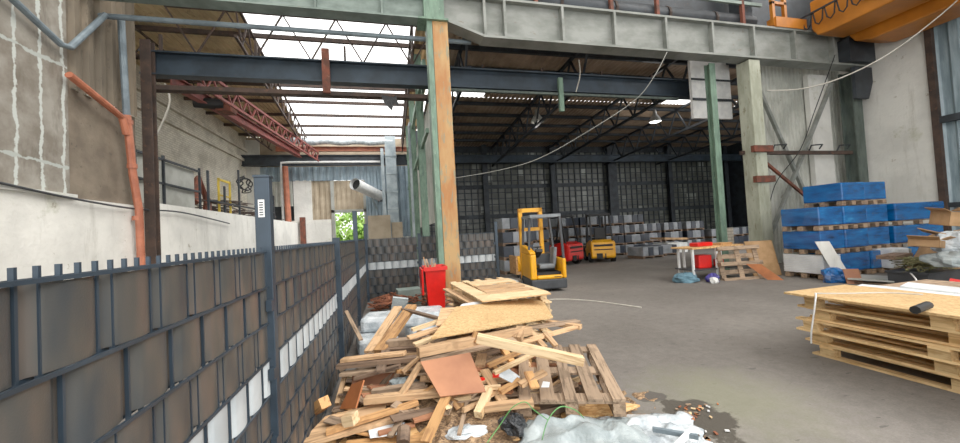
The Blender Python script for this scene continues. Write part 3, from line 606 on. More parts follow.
cable([(4.46,3.0,.77),(4.44,2.98,.76),(4.40,2.98,.6),(4.39,3.02,.35),(4.42,3.05,.22)],.008,'white strap hanging down corner of right pallet stack','white_plastic','plastic_strap','strap')
cable([(4.46,3.0,.772),(4.7,2.85,.772),(5.0,2.7,.775),(5.15,2.5,.772)],.008,'thin strap lying across the yellow board','cable','plastic_strap','strap')
# ------------------------------------------------------------------ blue wrapped loads
def make_load(name,label,cat,sx,sy,h,mat,group,pm='grey_wood'):
    t=lroot(name,label,cat,group)
    o=MB().box((0,0,.13+h/2),(sx,sy,h)).build('load',MT[mat],t,bevel=.025)
    pt=MB()
    for y in (-.42,0,.42): pt.box((0,y*sy,.11),(sx,.1,.02))
    for x in (-.42,0,.42):
        for y in (-.42,0,.42): pt.box((x*sx,y*sy,.055),(.14,.12,.09))
    pt.build('pallet',MT[pm],t); return t
gb='blue film wrapped pallet loads'
ys=7.17; bl={}
a0=make_load('wrapped_pallet_load','topmost blue wrapped load, left of the two','pallet load',.82,.9,.465,'blue',gb)
lv=.60
spec=[(11.55,3,'topmost blue wrapped load, left of the two'),(12.42,3,'topmost blue wrapped load, right of the two'),
(10.7,2,'blue wrapped load at the left end of third layer'),(11.55,2,'blue wrapped load in third layer under the left topmost one'),(12.42,2,'blue wrapped load in third layer under the right topmost one'),
(10.7,1,'blue wrapped load at left end just above the white slats'),(11.55,1,'second blue wrapped load from left in second layer'),(12.42,1,'third blue wrapped load from left in second layer'),
(11.55,0,'blue wrapped load on the floor behind the leaning white panel'),(12.42,0,'blue wrapped load on the floor left of the white boxes')]
for i,(x,l,lab) in enumerate(spec):
    o=a0 if i==0 else dup(a0,(0,0,0),0,lab)
    o.location=(x+.02*((i*7)%3-1),ys+.03*((i*5)%3-1),l*lv)
a1=make_load('wrapped_pallet_load','long blue wrapped load at right of third layer','pallet load',1.95,.95,.465,'blue',gb); a1.location=(13.9,ys-.05,2*lv)
o=dup(a1,(13.9,ys,lv),0,'long blue wrapped load at right of second layer')
o=dup(a1,(13.9,ys+.05,0),0,'long blue wrapped load on the floor behind the scrap heap')
t=make_load('slat_load','pallet of stacked white slats below the blue loads','pallet load',.84,.92,.44,'white_load',None); t.location=(10.62,ys-.08,0)
sl=MB()
for i in range(11):
    z=.15+i*.042; sl.bb(-.43,.43,-.466,-.461,z,z+.03); sl.bb(-.426,-.421,-.46,.46,z,z+.03)
sl.build('slat_edge',MT['white_board'],t); MB().bb(.16,.45,-.48,.47,.13,.6).build('blue_wrap',MT['blue'],t)
t=make_load('box_load','white and grey boxes on floor right of blue load','box',.6,.5,.5,'white_board',None); p=at(890,272,0); t.location=(p.x,p.y,0)
MB().bb(.31,.36,-.26,.2,.15,.6).build('grey_side',MT['grey_panel'],t)
# ------------------------------------------------------------------ right side clutter
def lean(name,label,cat,p0,p1,h,th,mat,leanv,group=None):
    """board standing on the line p0-p1, top displaced by leanv"""
    p0=V(p0);p1=V(p1);c=(p0+p1)/2; a=(p1-p0); L=a.length; a.normalize()
    top=V((leanv[0],leanv[1],h)); n=a.cross(top).normalized()*th; z=V((0,0,.0))
    vs=[p0,p1,p1+top,p0+top]; vs=vs+[v+n for v in vs]; vs=[v-c for v in vs]
    o=MB().add(vs,[(0,1,2,3),(7,6,5,4),(0,4,5,1),(1,5,6,2),(2,6,7,3),(3,7,4,0)]).build(name,MT[mat]); o.location=c
    return tag(o,label,cat,group)
lean('cardboard_sheet','large brown cardboard sheet leaning on the pale column','cardboard',(9.62,7.95,0),(10.35,7.75,0),.95,.02,'card',(.05,.25))
lean('brown_board','small reddish board leaning against cardboard sheet','board',(9.35,7.35,0),(9.55,7.1,0),.4,.02,'mdf2',(-.25,.35))
lean('white_board','tilted pale panel leaning in front of blue loads','panel',at(838,281,0),at(853,281,0),.95,.02,'plaster2',(-.22,.28))
lean('brown_board','square brown board leaning beside the blue film bundle','board',at(847,284,0),at(863,284,0),.33,.02,'mdf',(.02,.08))
def blob(name,label,cat,c,r,mat,seed=0,n=14,m=10,amp=.18,par=None,kind=None):
    rnd=random.Random(seed); ph=[rnd.uniform(0,6) for _ in range(6)]; mb=MB(); c=V(c)
    for j in range(m+1):
        th=PI*j/m
        for i in range(n):
            f=2*PI*i/n; k=1+amp*(math.sin(3*f+ph[0]+2*th)+.7*math.sin(5*f+ph[1]-3*th)+.6*math.sin(4*th+ph[2]+f))*math.sin(th)+rnd.uniform(-amp,amp)*.35
            mb.v.append((r[0]*k*math.sin(th)*math.cos(f),r[1]*k*math.sin(th)*math.sin(f),max(-r[2]*.55,r[2]*k*math.cos(th))))
    for j in range(m):
        for i in range(n): mb.f.append((j*n+i,(j+1)*n+i,(j+1)*n+(i+1)%n,j*n+(i+1)%n))
    o=mb.build(name,MT[mat],par,smooth=False)
    o.location=c+V((0,0,r[2]*.55)); 
    if par is None: tag(o,label,cat,None,kind)
    return o
p=at(835,282,0); blob('blue_film_bundle','crumpled blue film bundle on the floor by the white slats','plastic',p,(.26,.22,.22),'blue',3,18,12)
# trolley
g=root('workshop_trolley','wooden topped trolley with white legs holding red things','trolley',(8.3,8.2,0))
tx0,tx1,ty0,ty1=7.75,9.4,8.0,8.75
MB().bb(tx0-.05,tx1,ty0-.02,ty1,.86,.9).build('tabletop',MT['osb'],g)
for x,y in ((tx0,ty0+.05),(tx0+.1,ty1-.1),(tx0+.75,ty0+.02),(tx0+.88,ty0+.02),(tx1-.1,ty0+.1),(tx1-.1,ty1-.1),(tx0+.28,ty1-.1)): MB().bb(x-.025,x+.025,y-.025,y+.025,0,.86).build('leg',MT['white_plastic'],g)
MB().bb(tx0,tx1-.05,ty0,ty1-.05,.28,.31).build('shelf',MT['dark_grey'],g)
slab('red_toolbox','flat red box on top of the workshop trolley','box',(8.35,8.35,.955),(.55,.3,.11),'red',(0,0,.1),.03)
slab('red_container','red container inside the workshop trolley','box',(8.28,8.3,.49),(.4,.3,.36),'red',(0,0,-.1),.03)
slab('red_container','small red container low inside trolley near right leg','box',(8.8,8.25,.42),(.2,.2,.22),'red',(0,0,.3),.03)
slab('wood_offcut','yellowish offcuts lying on the trolley right half','wood',(9.05,8.35,.93),(.5,.3,.06),'honey',(0,0,.2))
blob('helmet_bundle','small white and purple bundle on floor before the trolley','bundle',(8.05,7.75,0),(.16,.14,.15),'purple',5); blob('white_bundle','white crumpled plastic in front of trolley','plastic',(7.93,7.6,0),(.1,.1,.1),'white_plastic',6)
blob('cloth_heap','grey blue cloth heap on the floor left of trolley','cloth',(7.55,8.15,0),(.32,.25,.16),'blue_cloth',8)
# leaning pallet
t=make_pallet('old grey brown pallet standing on edge against the trolley','grey_wood',1.15,.95); t.location=(9.0,7.72,.43); t.rotation_euler=(math.radians(-103),0,math.radians(-12))
# scrap on the right
p=at(925,286,0); g=root('dark_crate','dark crate filled with dry brushwood','crate',(p.x,p.y,0))
cx,cy=p.x,p.y
MB().bb(cx-.52,cx+.52,cy-.3,cy-.27,0,.33).bb(cx-.52,cx+.52,cy+.27,cy+.3,0,.33).bb(cx-.52,cx-.49,cy-.3,cy+.3,0,.33).bb(cx+.49,cx+.52,cy-.3,cy+.3,0,.33).bb(cx-.52,cx+.52,cy-.3,cy+.3,0,.05).build('crate_body',MT['dark_grey'],g)
MB().bb(cx-.55,cx+.55,cy-.33,cy+.33,.3,.34).build('rim',MT['dark_grey'],g)
rn=random.Random(4); br=MB()
for i in range(90):
    a=rn.uniform(0,PI); l=rn.uniform(.15,.42); c=V((cx+rn.uniform(-.3,.3),cy+rn.uniform(-.2,.2),.36+rn.uniform(0,.22))); d=V((math.cos(a)*l,math.sin(a)*l*.7,rn.uniform(-.05,.07)))
    br.tube([c-d,c+d*.2+V((0,0,.02)),c+d],.009,4)
tag(br.build('brushwood',MT['straw']),'tangled dry twigs heaped in the dark crate','twigs',kind='stuff')
p=at(880,283,0)
slab('grey_board','flat grey board on the floor left of the dark crate','board',(p.x,p.y+.1,.1),(1.1,.7,.03),'grey_panel',(0.02,.03,.4))
slab('grey_board','darker flat board under the grey one','board',(p.x+.1,p.y+.15,.04),(1.2,.75,.03),'dark_wood',(0,0,.2))
p=at(880,266,.0); slab('white_board','white flat panel in front of the white boxes','panel',(p.x-.6,p.y-.5,.25),(1.3,.5,.03),'white_board',(.25,.05,.1))
cable([at(895,275,.2),at(905,270,.3),at(915,278,.3),at(918,287,.12)],.014,'white hose looping over front of the dark crate','white_plastic','hose','hose')
def carton(label,x,y,z,s,rzz,tilt=(0,0)):
    g=lroot('cardboard_box',label,'box'); w,d,h=s
    MB().bb(-w/2,w/2,-d/2,-d/2+.01,0,h).bb(-w/2,w/2,d/2-.01,d/2,0,h).bb(-w/2,-w/2+.01,-d/2,d/2,0,h).bb(w/2-.01,w/2,-d/2,d/2,0,h).bb(-w/2,w/2,-d/2,d/2,0,.01).build('box_body',MT['card'],g)
    f=MB(); f.box((0,-d/2-d*.15,h+.05),(w,d*.35,.01),M.Rotation(-.5,3,'X')); f.build('flap',MT['card'],g)
    f=MB(); f.box((-w/2-w*.12,0,h+.03),(w*.3,d,.01),M.Rotation(.4,3,'Y')); f.build('flap',MT['card'],g)
    g.location=(x,y,z); g.rotation_euler=(tilt[0],tilt[1],rzz); return g
p=at(948,285,0)
# scrap heap base on the right
def mound(name,label,cx,cy,rx,ry,h,mat,seed,base=0):
    rn=random.Random(seed); mb=MB(); n,m=22,16; ph=[rn.uniform(0,6) for _ in range(4)]
    for j in range(m+1):
        for i in range(n+1):
            u=i/n*2-1; v=j/m*2-1; r=min(1,math.hypot(u,v)); k=math.cos(r*PI/2)
            z=h*k*(1+.3*math.sin(4*u+ph[0])*math.cos(5*v+ph[1]))+rn.uniform(0,.05)*h*(k>0.05)
            mb.v.append((u*rx,v*ry,max(-.02,z-.02)))
    for j in range(m):
        for i in range(n): mb.f.append((j*(n+1)+i,j*(n+1)+i+1,(j+1)*(n+1)+i+1,(j+1)*(n+1)+i))
    o=mb.build(name,MT[mat]); o.location=(cx,cy,base); return tag(o,label,'debris',None,'stuff')
P_=lambda px,py,z: at(px,py,z)
q=P_(958,235,1.0); mound('packaging_heap','heap of loose packaging waste on far right',q.x+.55,q.y+.1,1.15,1.0,1.15,'card',11)
q=P_(926,244,.92); carton('open cardboard box with raised flap left of plastic film',q.x,q.y,.86,(.5,.4,.14),.3,(.08,.1))
q=P_(952,222,1.3); carton('taller cardboard box at the right edge of the picture',q.x,q.y,1.22,(.5,.4,.3),-.4,(.1,.12))
q=P_(938,232,1.12); slab('cardboard_sheet','flat torn cardboard between the two cardboard boxes','cardboard',(q.x+.1,q.y+.1,1.1),(.5,.4,.015),'card',(.35,.2,.3))
q=P_(951,240,.95); blob('plastic_film_heap','big milky plastic film heap at right edge','plastic film',(q.x,q.y-.1,.72),(.42,.36,.26),'film',21,26,18,.15)
q=P_(945,258,.66); blob('plastic_film_heap','smaller bluish plastic film bag below the big film heap','plastic film',(q.x+.15,q.y,.5),(.4,.3,.18),'film2',22,22,14,.15)
q=P_(930,256,.6); slab('timber_offcut','brown timber lying left of the plastic film heap','wood',(q.x-.5,q.y+.3,.62),(.9,.3,.08),'dark_wood',(0,0,.2))
q=P_(955,283,.35); slab('red_offcut','small red plastic piece among the right hand waste','plastic',(q.x,q.y,.36),(.18,.12,.08),'red',(.2,.3,.5))
q=P_(945,290,.3); slab('cardboard_sheet','flat cardboard lying behind right pallet stack','cardboard',(q.x,q.y,.32),(.9,.5,.02),'card',(.1,.05,.2))
def quad_top(name,label,corners,th,mat):
    P=[at(*c) for c in corners]; c=sum(P,V((0,0,0)))/4; vs=[p-c for p in P]; vs+= [v-V((0,0,th)) for v in vs]
    o=MB().add(vs,[(0,1,2,3),(7,6,5,4),(0,4,5,1),(1,5,6,2),(2,6,7,3),(3,7,4,0)]).build(name,MT[mat]); o.location=c; return tag(o,label,'panel')
quad_top('white_board','long white panel lying just behind the yellow board, left one',[(850,288,.68),(975,302,.68),(975,294,.68),(862,284,.68)],.04,'white_board')
quad_top('white_board','white panel further right behind the yellow board',[(900,286,.70),(975,294,.70),(975,289,.70),(908,282,.70)],.04,'white_board')
g=root('timber_bed','grey timber bed carrying the long white panels','crate',(6.9,3.3,0))
MB().bb(6.0,7.3,2.4,3.5,.0,.63).build('bed',MT['grey_wood'],g,bevel=.01)
# ------------------------------------------------------------------ forklifts
def wheel(mb,c,r,w,axis='x'):
    c=V(c);d=V((w/2,0,0)) if axis=='x' else V((0,w/2,0)); mb.tube([c-d,c+d],r,18); return mb
g=lroot('reach_truck','yellow reach truck with grey seat parked beyond the wood pile','forklift')
MB().prism([(-.55,0.08),(.55,.08),(.55,.34),(-.55,.34)],'y',-.62,.6).build('chassis',MT['dark_grey'],g,bevel=.03)
MB().bb(-.55,-.36,-.62,.5,.34,1.0).bb(.43,.55,-.62,.3,.34,.86).bb(-.36,.43,-.63,-.5,.34,.44).build('body',MT['yellow'],g,bevel=.04)
MB().prism([(-.62,1.0),(-.2,1.0),(.5,1.0),(.5,1.22),(-.1,1.18),(-.62,1.06)],'x',-.55,-.38).build('side_hood',MT['yellow'],g,bevel=.02)
MB().bb(-.36,.43,.1,.5,.34,.95).build('battery_cover',MT['dark_grey'],g,bevel=.02)
MB().bb(-.36,.43,-.45,.1,.34,.5).build('footwell',MT['black'],g)
MB().box((.08,-.05,.64),(.5,.45,.12)).box((.34,-.05,.9),(.1,.42,.5),M.Rotation(.15,3,'Y')).build('seat',MT['grey_seat'],g,bevel=.03)
MB().box((-.2,-.2,1.0),(.2,.5,.08),M.Rotation(-.4,3,'X')).build('control_panel',MT['black'],g)
MB().tube([(-.22,-.25,1.0),(-.22,-.32,1.18)],.02,6).tube([(-.22+.12*math.cos(t*PI/6),-.32+.12*math.sin(t*PI/6),1.18) for t in range(13)],.015,6).build('steering_wheel',MT['black'],g)
for a_,b_ in (((-.5,-.35,1.05),(-.42,-.3,1.98)),((.5,-.55,.8),(.46,-.5,1.98)),((-.48,.5,1.1),(-.42,.5,1.98)),((.5,.3,.8),(.46,.5,1.98))): MB().bar(a_,b_,.065,.065).build('guard_post',MT['dark_grey'],g)
gm=MB().bb(-.46,.5,-.52,-.45,1.97,2.05).bb(-.46,.5,.5,.57,1.97,2.05).bb(-.46,-.4,-.5,.55,1.97,2.05).bb(.44,.5,-.5,.55,1.97,2.05)
for k in range(5): gm.bb(-.28+k*.14,-.25+k*.14,-.5,.55,1.98,2.03)
gm.build('overhead_guard',MT['grey_seat'],g)
MB().bb(-.5,-.38,.75,.9,.1,2.3).bb(.2,.32,.75,.9,.1,2.3).bb(-.5,.32,.75,.9,2.18,2.3).bb(-.5,.32,.75,.88,1.62,1.72).bb(-.44,.26,.78,.86,.9,1.0).build('mast',MT['yellow'],g)
MB().bb(-.35,-.25,.9,1.9,.08,.13).build('fork',MT['dark_steel'],g); MB().bb(.1,.2,.9,1.9,.08,.13).build('fork',MT['dark_steel'],g)
for c in ((-.5,.5,.14),(.45,.5,.14),(0,-.45,.14)): wo=wheel(MB(),c,.14,.12).build('wheel',MT['black'],g); wheel(MB(),c,.06,.13).build('hub',MT['grey_seat'],wo)
k=MB()
for i in range(6): k.bb(.16+i*.035,.185+i*.035,-.632,-.631,.38,.41)
k.build('lettering',MT['black'],g)
g.location=(3.93,9.2,0); g.scale=(.86,.95,.98); g.rotation_euler=(0,0,math.radians(-8))
def forklift(label,mat):
    g=lroot('forklift',label,'forklift')
    MB().prism([(-.95,.25),(-.85,.18),(.75,.18),(.8,.55),(.3,.6),(.2,.85),(-.55,1.0),(-.92,.9)],'x',-.52,.52).build('body',MT[mat],g,bevel=.05)
    MB().bb(-.4,.4,-.965,-.93,.72,.8).bb(-.4,.4,-.965,-.93,.56,.6).bb(-.3,-.05,-.98,-.9,.2,.42).bb(.05,.1,-.97,-.9,.2,.4).build('vent',MT['black'],g)
    for x in (-.48,.48):
        
        for y_,r_ in ((-.55,.22),(.6,.27)):
            wo=wheel(MB(),(x,y_,r_),r_,.17).build('wheel',MT['black'],g); wheel(MB(),(x,y_,r_),r_*.5,.19).build('hub',MT['grey_seat'],wo)
    MB().box((0,-.1,1.02),(.5,.5,.12)).box((0,-.35,1.28),(.48,.1,.5)).build('seat',MT['black'],g,bevel=.03)
    for x in (-.45,.45): MB().bar((x,-.75,.9),(x*.95,-.5,2.1),.06,.06).build('guard_post',MT['black'],g); MB().bar((x,.55,.6),(x*.95,.25,2.1),.06,.06).build('guard_post',MT['black'],g)
    r=MB().bb(-.48,.48,-.6,.3,2.08,2.13)
    for k in range(4): r.bb(-.45,.45,-.5+k*.22,-.45+k*.22,2.13,2.16)
    r.build('overhead_guard',MT['black'],g)
    MB().bb(-.35,-.27,.85,.98,.1,2.25).bb(.27,.35,.85,.98,.1,2.25).bb(-.35,.35,.85,.98,2.15,2.25).bb(-.5,.5,.98,1.03,.3,.4).bb(-.5,.5,.98,1.03,.7,.8).build('mast',MT['dark_steel'],g)
    MB().bb(-.32,-.2,1.03,1.5,.08,.13).build('fork',MT['dark_steel'],g); MB().bb(.2,.32,1.03,1.5,.08,.13).build('fork',MT['dark_steel'],g)
    MB().tube([(.0,.35,.9),(.0,.2,1.25)],.02,6).tube([(.15*math.cos(t*PI/6),.2+.15*math.sin(t*PI/6),1.25) for t in range(13)],.015,6).build('steering_wheel',MT['black'],g)
    return g
f1=forklift('yellow counterbalance forklift parked before the wrapped stacks','yellow'); f1.location=(9.2,14.9,0); f1.rotation_euler=(0,0,math.radians(-30+10))
f2=forklift('red forklift half hidden behind the yellow reach truck','red_machine'); f2.location=(7.2,14.9,0); f2.rotation_euler=(0,0,math.radians(25))
# ------------------------------------------------------------------ back stacks
MT['wrap_pale']=paint('pale wrapped bundle','#90949a','#757a7e',3,.4); MT['wrap_dark']=paint('dark wrapped bundle','#2b3340','#1f2631',3,.4)
def bundle_load(label,kind):
    t=lroot('bundle_pallet',label,'pallet load','wrapped bundle loads at the back of the hall')
    pat=[(-.6,-.28,1),(-.28,.02,0),(.02,.32,1),(.32,.6,0)] if kind==0 else [(-.6,-.1,1),(-.1,.25,0),(.25,.6,0)] if kind==1 else [(-.6,-.2,0),(-.2,.35,1),(.35,.6,0)]
    for a,b,k in pat:
        MB().bb(a+.005,b-.005,-.5,.5,.12,.52).build('bundle',MT['wrap_pale' if k else 'wrap_dark'],t,bevel=.02)
    MB().bb(-.6,.6,-.5,.5,.08,.12).bb(-.6,-.5,-.5,.5,0,.08).bb(-.05,.05,-.5,.5,0,.08).bb(.5,.6,-.5,.5,0,.08).build('pallet',MT['dark_wood'],t)
    return t
protos=[None,None,None]
def place_bundle(x,y,z,kind,label,rzz=0):
    if protos[kind] is None: protos[kind]=bundle_load(label,kind); o=protos[kind]
    else: o=dup(protos[kind],(0,0,0),0,label)
    o.location=(x,y,z); o.rotation_euler=(0,0,rzz)
lvn=['lowest','second','third','top']
for c,(x,n) in enumerate(((7.35,3),(8.65,4),(9.95,4),(11.25,4),(12.5,4))):
    cn=['left end','second column','third column','fourth column','right end'][c]
    for l in range(n): place_bundle(x,17.2,l*.525,(c+l)%3,'%s wrapped bundle load, %s of stack behind the forklifts'%(lvn[l],cn))
for l in range(4): place_bundle(4.55,13.3,l*.525,(l)%3 if l!=1 else 2,'%s bundle load of stack just left of the reach truck'%lvn[l])
for l in range(4): place_bundle(5.8,14.6,l*.525,(l+1)%3,'%s bundle load of stack directly behind the reach truck'%lvn[l])
for c,x in enumerate((13.9,15.3,16.8)):
    for l in range(3): place_bundle(x,17.6,l*.525,2 if l%2 else 0,'%s low bundle load, %s right of the thick back column'%(lvn[l],['just','further','furthest'][c]))
for c,(x,y) in enumerate(((18.4,17.5),(19.8,17.8),(21.2,18))):
    for l in range(2): place_bundle(x,y,l*.525,(c+l)%3,'%s dim bundle load far right at hall back, %s'%(lvn[l],['nearest','middle','outermost'][c]))
place_bundle(11.5,14.7,0,0,'single bundle load on the floor right of the yellow forklift',.1); place_bundle(12.7,15.2,0,2,'second single bundle load further right of yellow forklift',-.1)
slab('board_stack','pale brown boards stacked on bundles at back right','board',(13.9,15.9,.75),(1.6,.9,.1),'card',(0,.06,.15)); slab('board_stack','white panels on the floor at back right','panel',(13.8,15.7,.3),(1.3,.9,.5),'white_load',(0,.02,.1))
g=root('wood_cart','low wooden cart with pale bundle left of reach truck','cart',(4.5,12.0,0))
MB().bb(4.0,5.0,11.6,12.3,.12,.2).build('platform',MT['honey'],g)
for x in (4.1,4.9): wheel(MB(),(x,11.7,.07),.07,.05).build('wheel',MT['black'],g)
MB().bb(4.0,4.06,11.6,12.3,.2,.75).build('end_board',MT['honey'],g)
blob('wrapped_bundle','pale plastic wrapped bundle on the wooden cart','bundle',(4.55,11.9,.2),(.38,.28,.3),'film',31)
blob('yellow_sack','orange yellow sack on the wooden cart beside the bundle','sack',(4.15,11.75,.22),(.13,.15,.33),'yellow',32)
# ------------------------------------------------------------------ bin and things by the pillar
p=V((.84,7.9,0)); g=root('wheelie_bin','bright red bin with lid open hanging, filled with scrap wood','bin',tuple(p))
bm=MB(); b0=[(-.17,-.19),(.17,-.19),(.17,.19),(-.17,.19)]; b1=[(-.22,-.26),(.22,-.26),(.22,.26),(-.22,.26)]
vs=[(p.x+x,p.y+y,.04) for x,y in b0]+[(p.x+x,p.y+y,.95) for x,y in b1]+[(p.x+x*.93,p.y+y*.93,.95) for x,y in b1]+[(p.x+x*.9,p.y+y*.9,.3) for x,y in b0]
bm.add(vs,[(3,2,1,0),(0,1,5,4),(1,2,6,5),(2,3,7,6),(3,0,4,7),(4,5,9,8),(5,6,10,9),(6,7,11,10),(7,4,8,11),(8,9,13,12),(9,10,14,13),(10,11,15,14),(11,8,12,15),(12,13,14,15)]); bm.build('bin_body',MT['red'],g)
MB().bb(p.x-.25,p.x+.25,p.y-.29,p.y-.26,.88,.96).bb(p.x-.25,p.x+.25,p.y+.26,p.y+.29,.88,.96).bb(p.x-.25,p.x-.22,p.y-.26,p.y+.26,.88,.96).bb(p.x+.22,p.x+.25,p.y-.26,p.y+.26,.88,.96).build('rim',MT['red'],g)
MB().prism([(p.y-.3,.93),(p.y+.3,.93),(p.y+.26,.38),(p.y-.26,.38)],'x',p.x-.30,p.x-.26).build('lid',MT['red'],g,bevel=.01)
for x in (-.18,.18): wheel(MB(),(p.x+x,p.y+.22,.08),.08,.04).build('wheel',MT['black'],g)
rn=random.Random(9)
for i in range(7):
    a=V((p.x+rn.uniform(-.12,.12),p.y+rn.uniform(-.12,.12),.5)); b=a+V((rn.uniform(-.18,.18),rn.uniform(-.15,.15),rn.uniform(.5,.68)))
    o=MB().box((0,0,0),((b-a).length,.045,.02)).build('wood_scrap',MT['pine' if i%2 else 'grey_wood']); d=(b-a).normalized(); y=V((0,0,1)).cross(d).normalized(); mm=M((d,y,d.cross(y))).transposed().to_4x4(); mm.translation=(a+b)/2; o.matrix_world=mm
    tag(o,'thin scrap stick poking out of the red bin','wood','sticks in the red bin')
slab('green_crate','dull green grey box between far fence and red bin','box',(.3,8.9,.18),(.55,.4,.4),'girder_green',(0,0,.1),.01)
rb=MB(); rn=random.Random(12)
for i in range(170):
    x=rn.uniform(-.5,1.2); y=rn.uniform(8.2,9.6); z=rn.uniform(.02,.28)*max(.2,1-abs(x-.3)*.5); a=rn.uniform(0,PI); l=rn.uniform(.1,.35)
    rb.bar((x-l*math.cos(a)*.7,y-l*math.sin(a)*.5,z),(x+l*math.cos(a)*.7,y+l*math.sin(a)*.5,z+rn.uniform(-.05,.1)),.05,.02)
tag(rb.build('bark_scrap_heap',MT['rubble']),'reddish brown strip scraps heaped along the far fence','scrap',None,'stuff')
slab('grey_low_box','grey low box right of the pillar at foot of far fence','box',(2.35,8.6,.2),(1.1,.6,.42),'grey_panel',(0,0,0),.01)
# ------------------------------------------------------------------ ledge junk on the left
g=root('panel_rack','dark steel rack with grey panels on the ledge beside column','rack',(-6.35,11.2,2.8))
for y in (11.0,12.2,14.2): MB().bb(-6.38,-6.32,y-.03,y+.03,2.8,4.35).build('upright',MT['dark_steel'],g)
MB().bb(-6.38,-6.32,11,14.2,4.2,4.26).bb(-6.38,-6.32,11,14.2,3.5,3.56).build('rail',MT['dark_steel'],g); MB().bb(-6.5,-6.42,12.3,14.0,2.8,4.2).build('panel',MT['grey_panel'],g); MB().bb(-6.5,-6.42,11.0,12.1,2.8,4.25).build('panel',MT['sheet_white'],g)
g=root('storage_rack','thin steel posts of a rack on the ledge behind low wall','rack',(-6.4,16,2.8))
for y,h in ((14.9,4.4),(16.2,4.0),(17.6,4.9),(20.2,4.6),(22.3,4.3)): MB().bb(-6.43,-6.37,y-.04,y+.04,2.8,h).build('upright',MT['dark_steel'],g)
MB().bb(-6.43,-6.37,14.9,22.3,3.3,3.36).build('rail',MT['dark_steel'],g)
rd=MB(); rn=random.Random(2)
for i in range(60):
    y=rn.uniform(15,23); x=rn.uniform(-7.6,-6.5); z=rn.uniform(2.85,3.5); rd.bar((x,y-rn.uniform(.5,1.6),z),(x+rn.uniform(-.3,.3),y+rn.uniform(.5,1.6),z+rn.uniform(-.1,.25)),.04,.04)
tag(rd.build('steel_rod_pile',MT['brown_steel']),'tangle of rusty rods piled on ledge behind low wall','rods',None,'stuff')
g=root('yellow_bracket','small yellow frame standing among rods on the ledge','frame',(-6.5,16.5,2.8))
MB().bb(-6.52,-6.46,15.9,15.97,2.8,4.3).bb(-6.52,-6.46,16.9,16.97,2.8,4.3).bb(-6.52,-6.46,15.9,16.97,4.2,4.28).bb(-6.52,-6.46,15.9,16.97,3.6,3.66).build('frame',MT['yellow_paint'],g)
wl=[]
for i in range(70): t=i/70*6*PI; wl.append((-7.0+.1*math.sin(i),20.0+.8*math.cos(t)*(1-i/150),4.6+.45*math.sin(t)*(1-i/150)))
tag(MB().tube(wl,.03,5).build('wire_coil',MT['black']),'black wire coil hanging above the rods by the brick wall','wire')
tag(MB().tube([(-6.6,14.4,3.2),(-6.7,14.9,4.1),(-6.6,15.3,3.3),(-6.5,15.0,2.9)],.13,6).build('rusty_scrap',MT['rust']),'bent rusty metal scrap right of the grey panel rack','scrap')
# ------------------------------------------------------------------ wood pile
def along(name,p,q,w,t,mat,roll=0,bevel=.002):
    p=V(p);q=V(q);d=(q-p).normalized(); y=V((0,0,1)).cross(d).normalized(); z=d.cross(y)
    if roll: R=M.Rotation(roll,3,d); y=R@y; z=R@z
    o=MB().box((0,0,0),((q-p).length,w,t)).build(name,MT[mat],bevel=bevel); mm=M((d,y,z)).transposed().to_4x4(); mm.translation=(p+q)/2; o.matrix_world=mm
    return o
def plank(a,b,w,t,mat,label,roll=0,group=None,name='wooden_plank'):
    """a,b = (px,py,z) read off the picture at height z above the floor"""
    return tag(along(name,at(*a),at(*b),w,t,mat,roll),label,'plank',group)
def quad_board(name,label,cat,corners,th,mat,group=None):
    P=[at(*c) for c in corners]; c=sum(P,V((0,0,0)))/4; x=(P[1]-P[0]).normalized(); n=x.cross(P[3]-P[0]).normalized(); 
    if n.z<0:n=-n
    y=n.cross(x); R=M((x,y,n)).transposed(); Ri=R.transposed()
    loc=[Ri@(p-c) for p in P]; loc=[V((v.x,v.y,0)) for v in loc]
    if (loc[1]-loc[0]).cross(loc[2]-loc[1]).z<0: loc.reverse()
    vs=loc+[v-V((0,0,th)) for v in loc]
    o=MB().add(vs,[(0,1,2,3),(7,6,5,4),(0,4,5,1),(1,5,6,2),(2,6,7,3),(3,7,4,0)]).build(name,MT[mat],bevel=.002); m4=R.to_4x4(); m4.translation=c; o.matrix_world=m4
    return tag(o,label,cat,group)
# mound of debris under everything
def pile_h(x,y):
    a=.40*math.exp(-(((x-.75)/.75)**2+((y-4.3)/1.0)**2))
    b=.18*math.exp(-(((x-.1)/.8)**2+((y-3.6)/.9)**2)); c=.06*math.exp(-(((x-1.2)/1.2)**2+((y-3.0)/.6)**2))
    return a+b+c-.02
rn=random.Random(17); mb=MB(); n,m=60,60; X0,X1,Y0,Y1=-.66,2.5,2.3,6.6
for j in range(m+1):
    for i in range(n+1):
        x=X0+(X1-X0)*i/n; y=Y0+(Y1-Y0)*j/m; e_=1 if i not in(0,n) and j not in(0,m) else 0
        mb.v.append((x,y,max(-.02,(pile_h(x,y)-.02+rn.uniform(-.015,.02))) if e_ else -.03))
for j in range(m):
    for i in range(n): mb.f.append((j*(n+1)+i,j*(n+1)+i+1,(j+1)*(n+1)+i+1,(j+1)*(n+1)+i))
MT['chips']=osb('wood chip litter','#4a3829','#7f6347','#ab8c68',60)
tag(mb.build('wood_chip_litter',MT['chips']),'splintered wood litter under the timber pile','debris',None,'stuff')
Q=quad_board
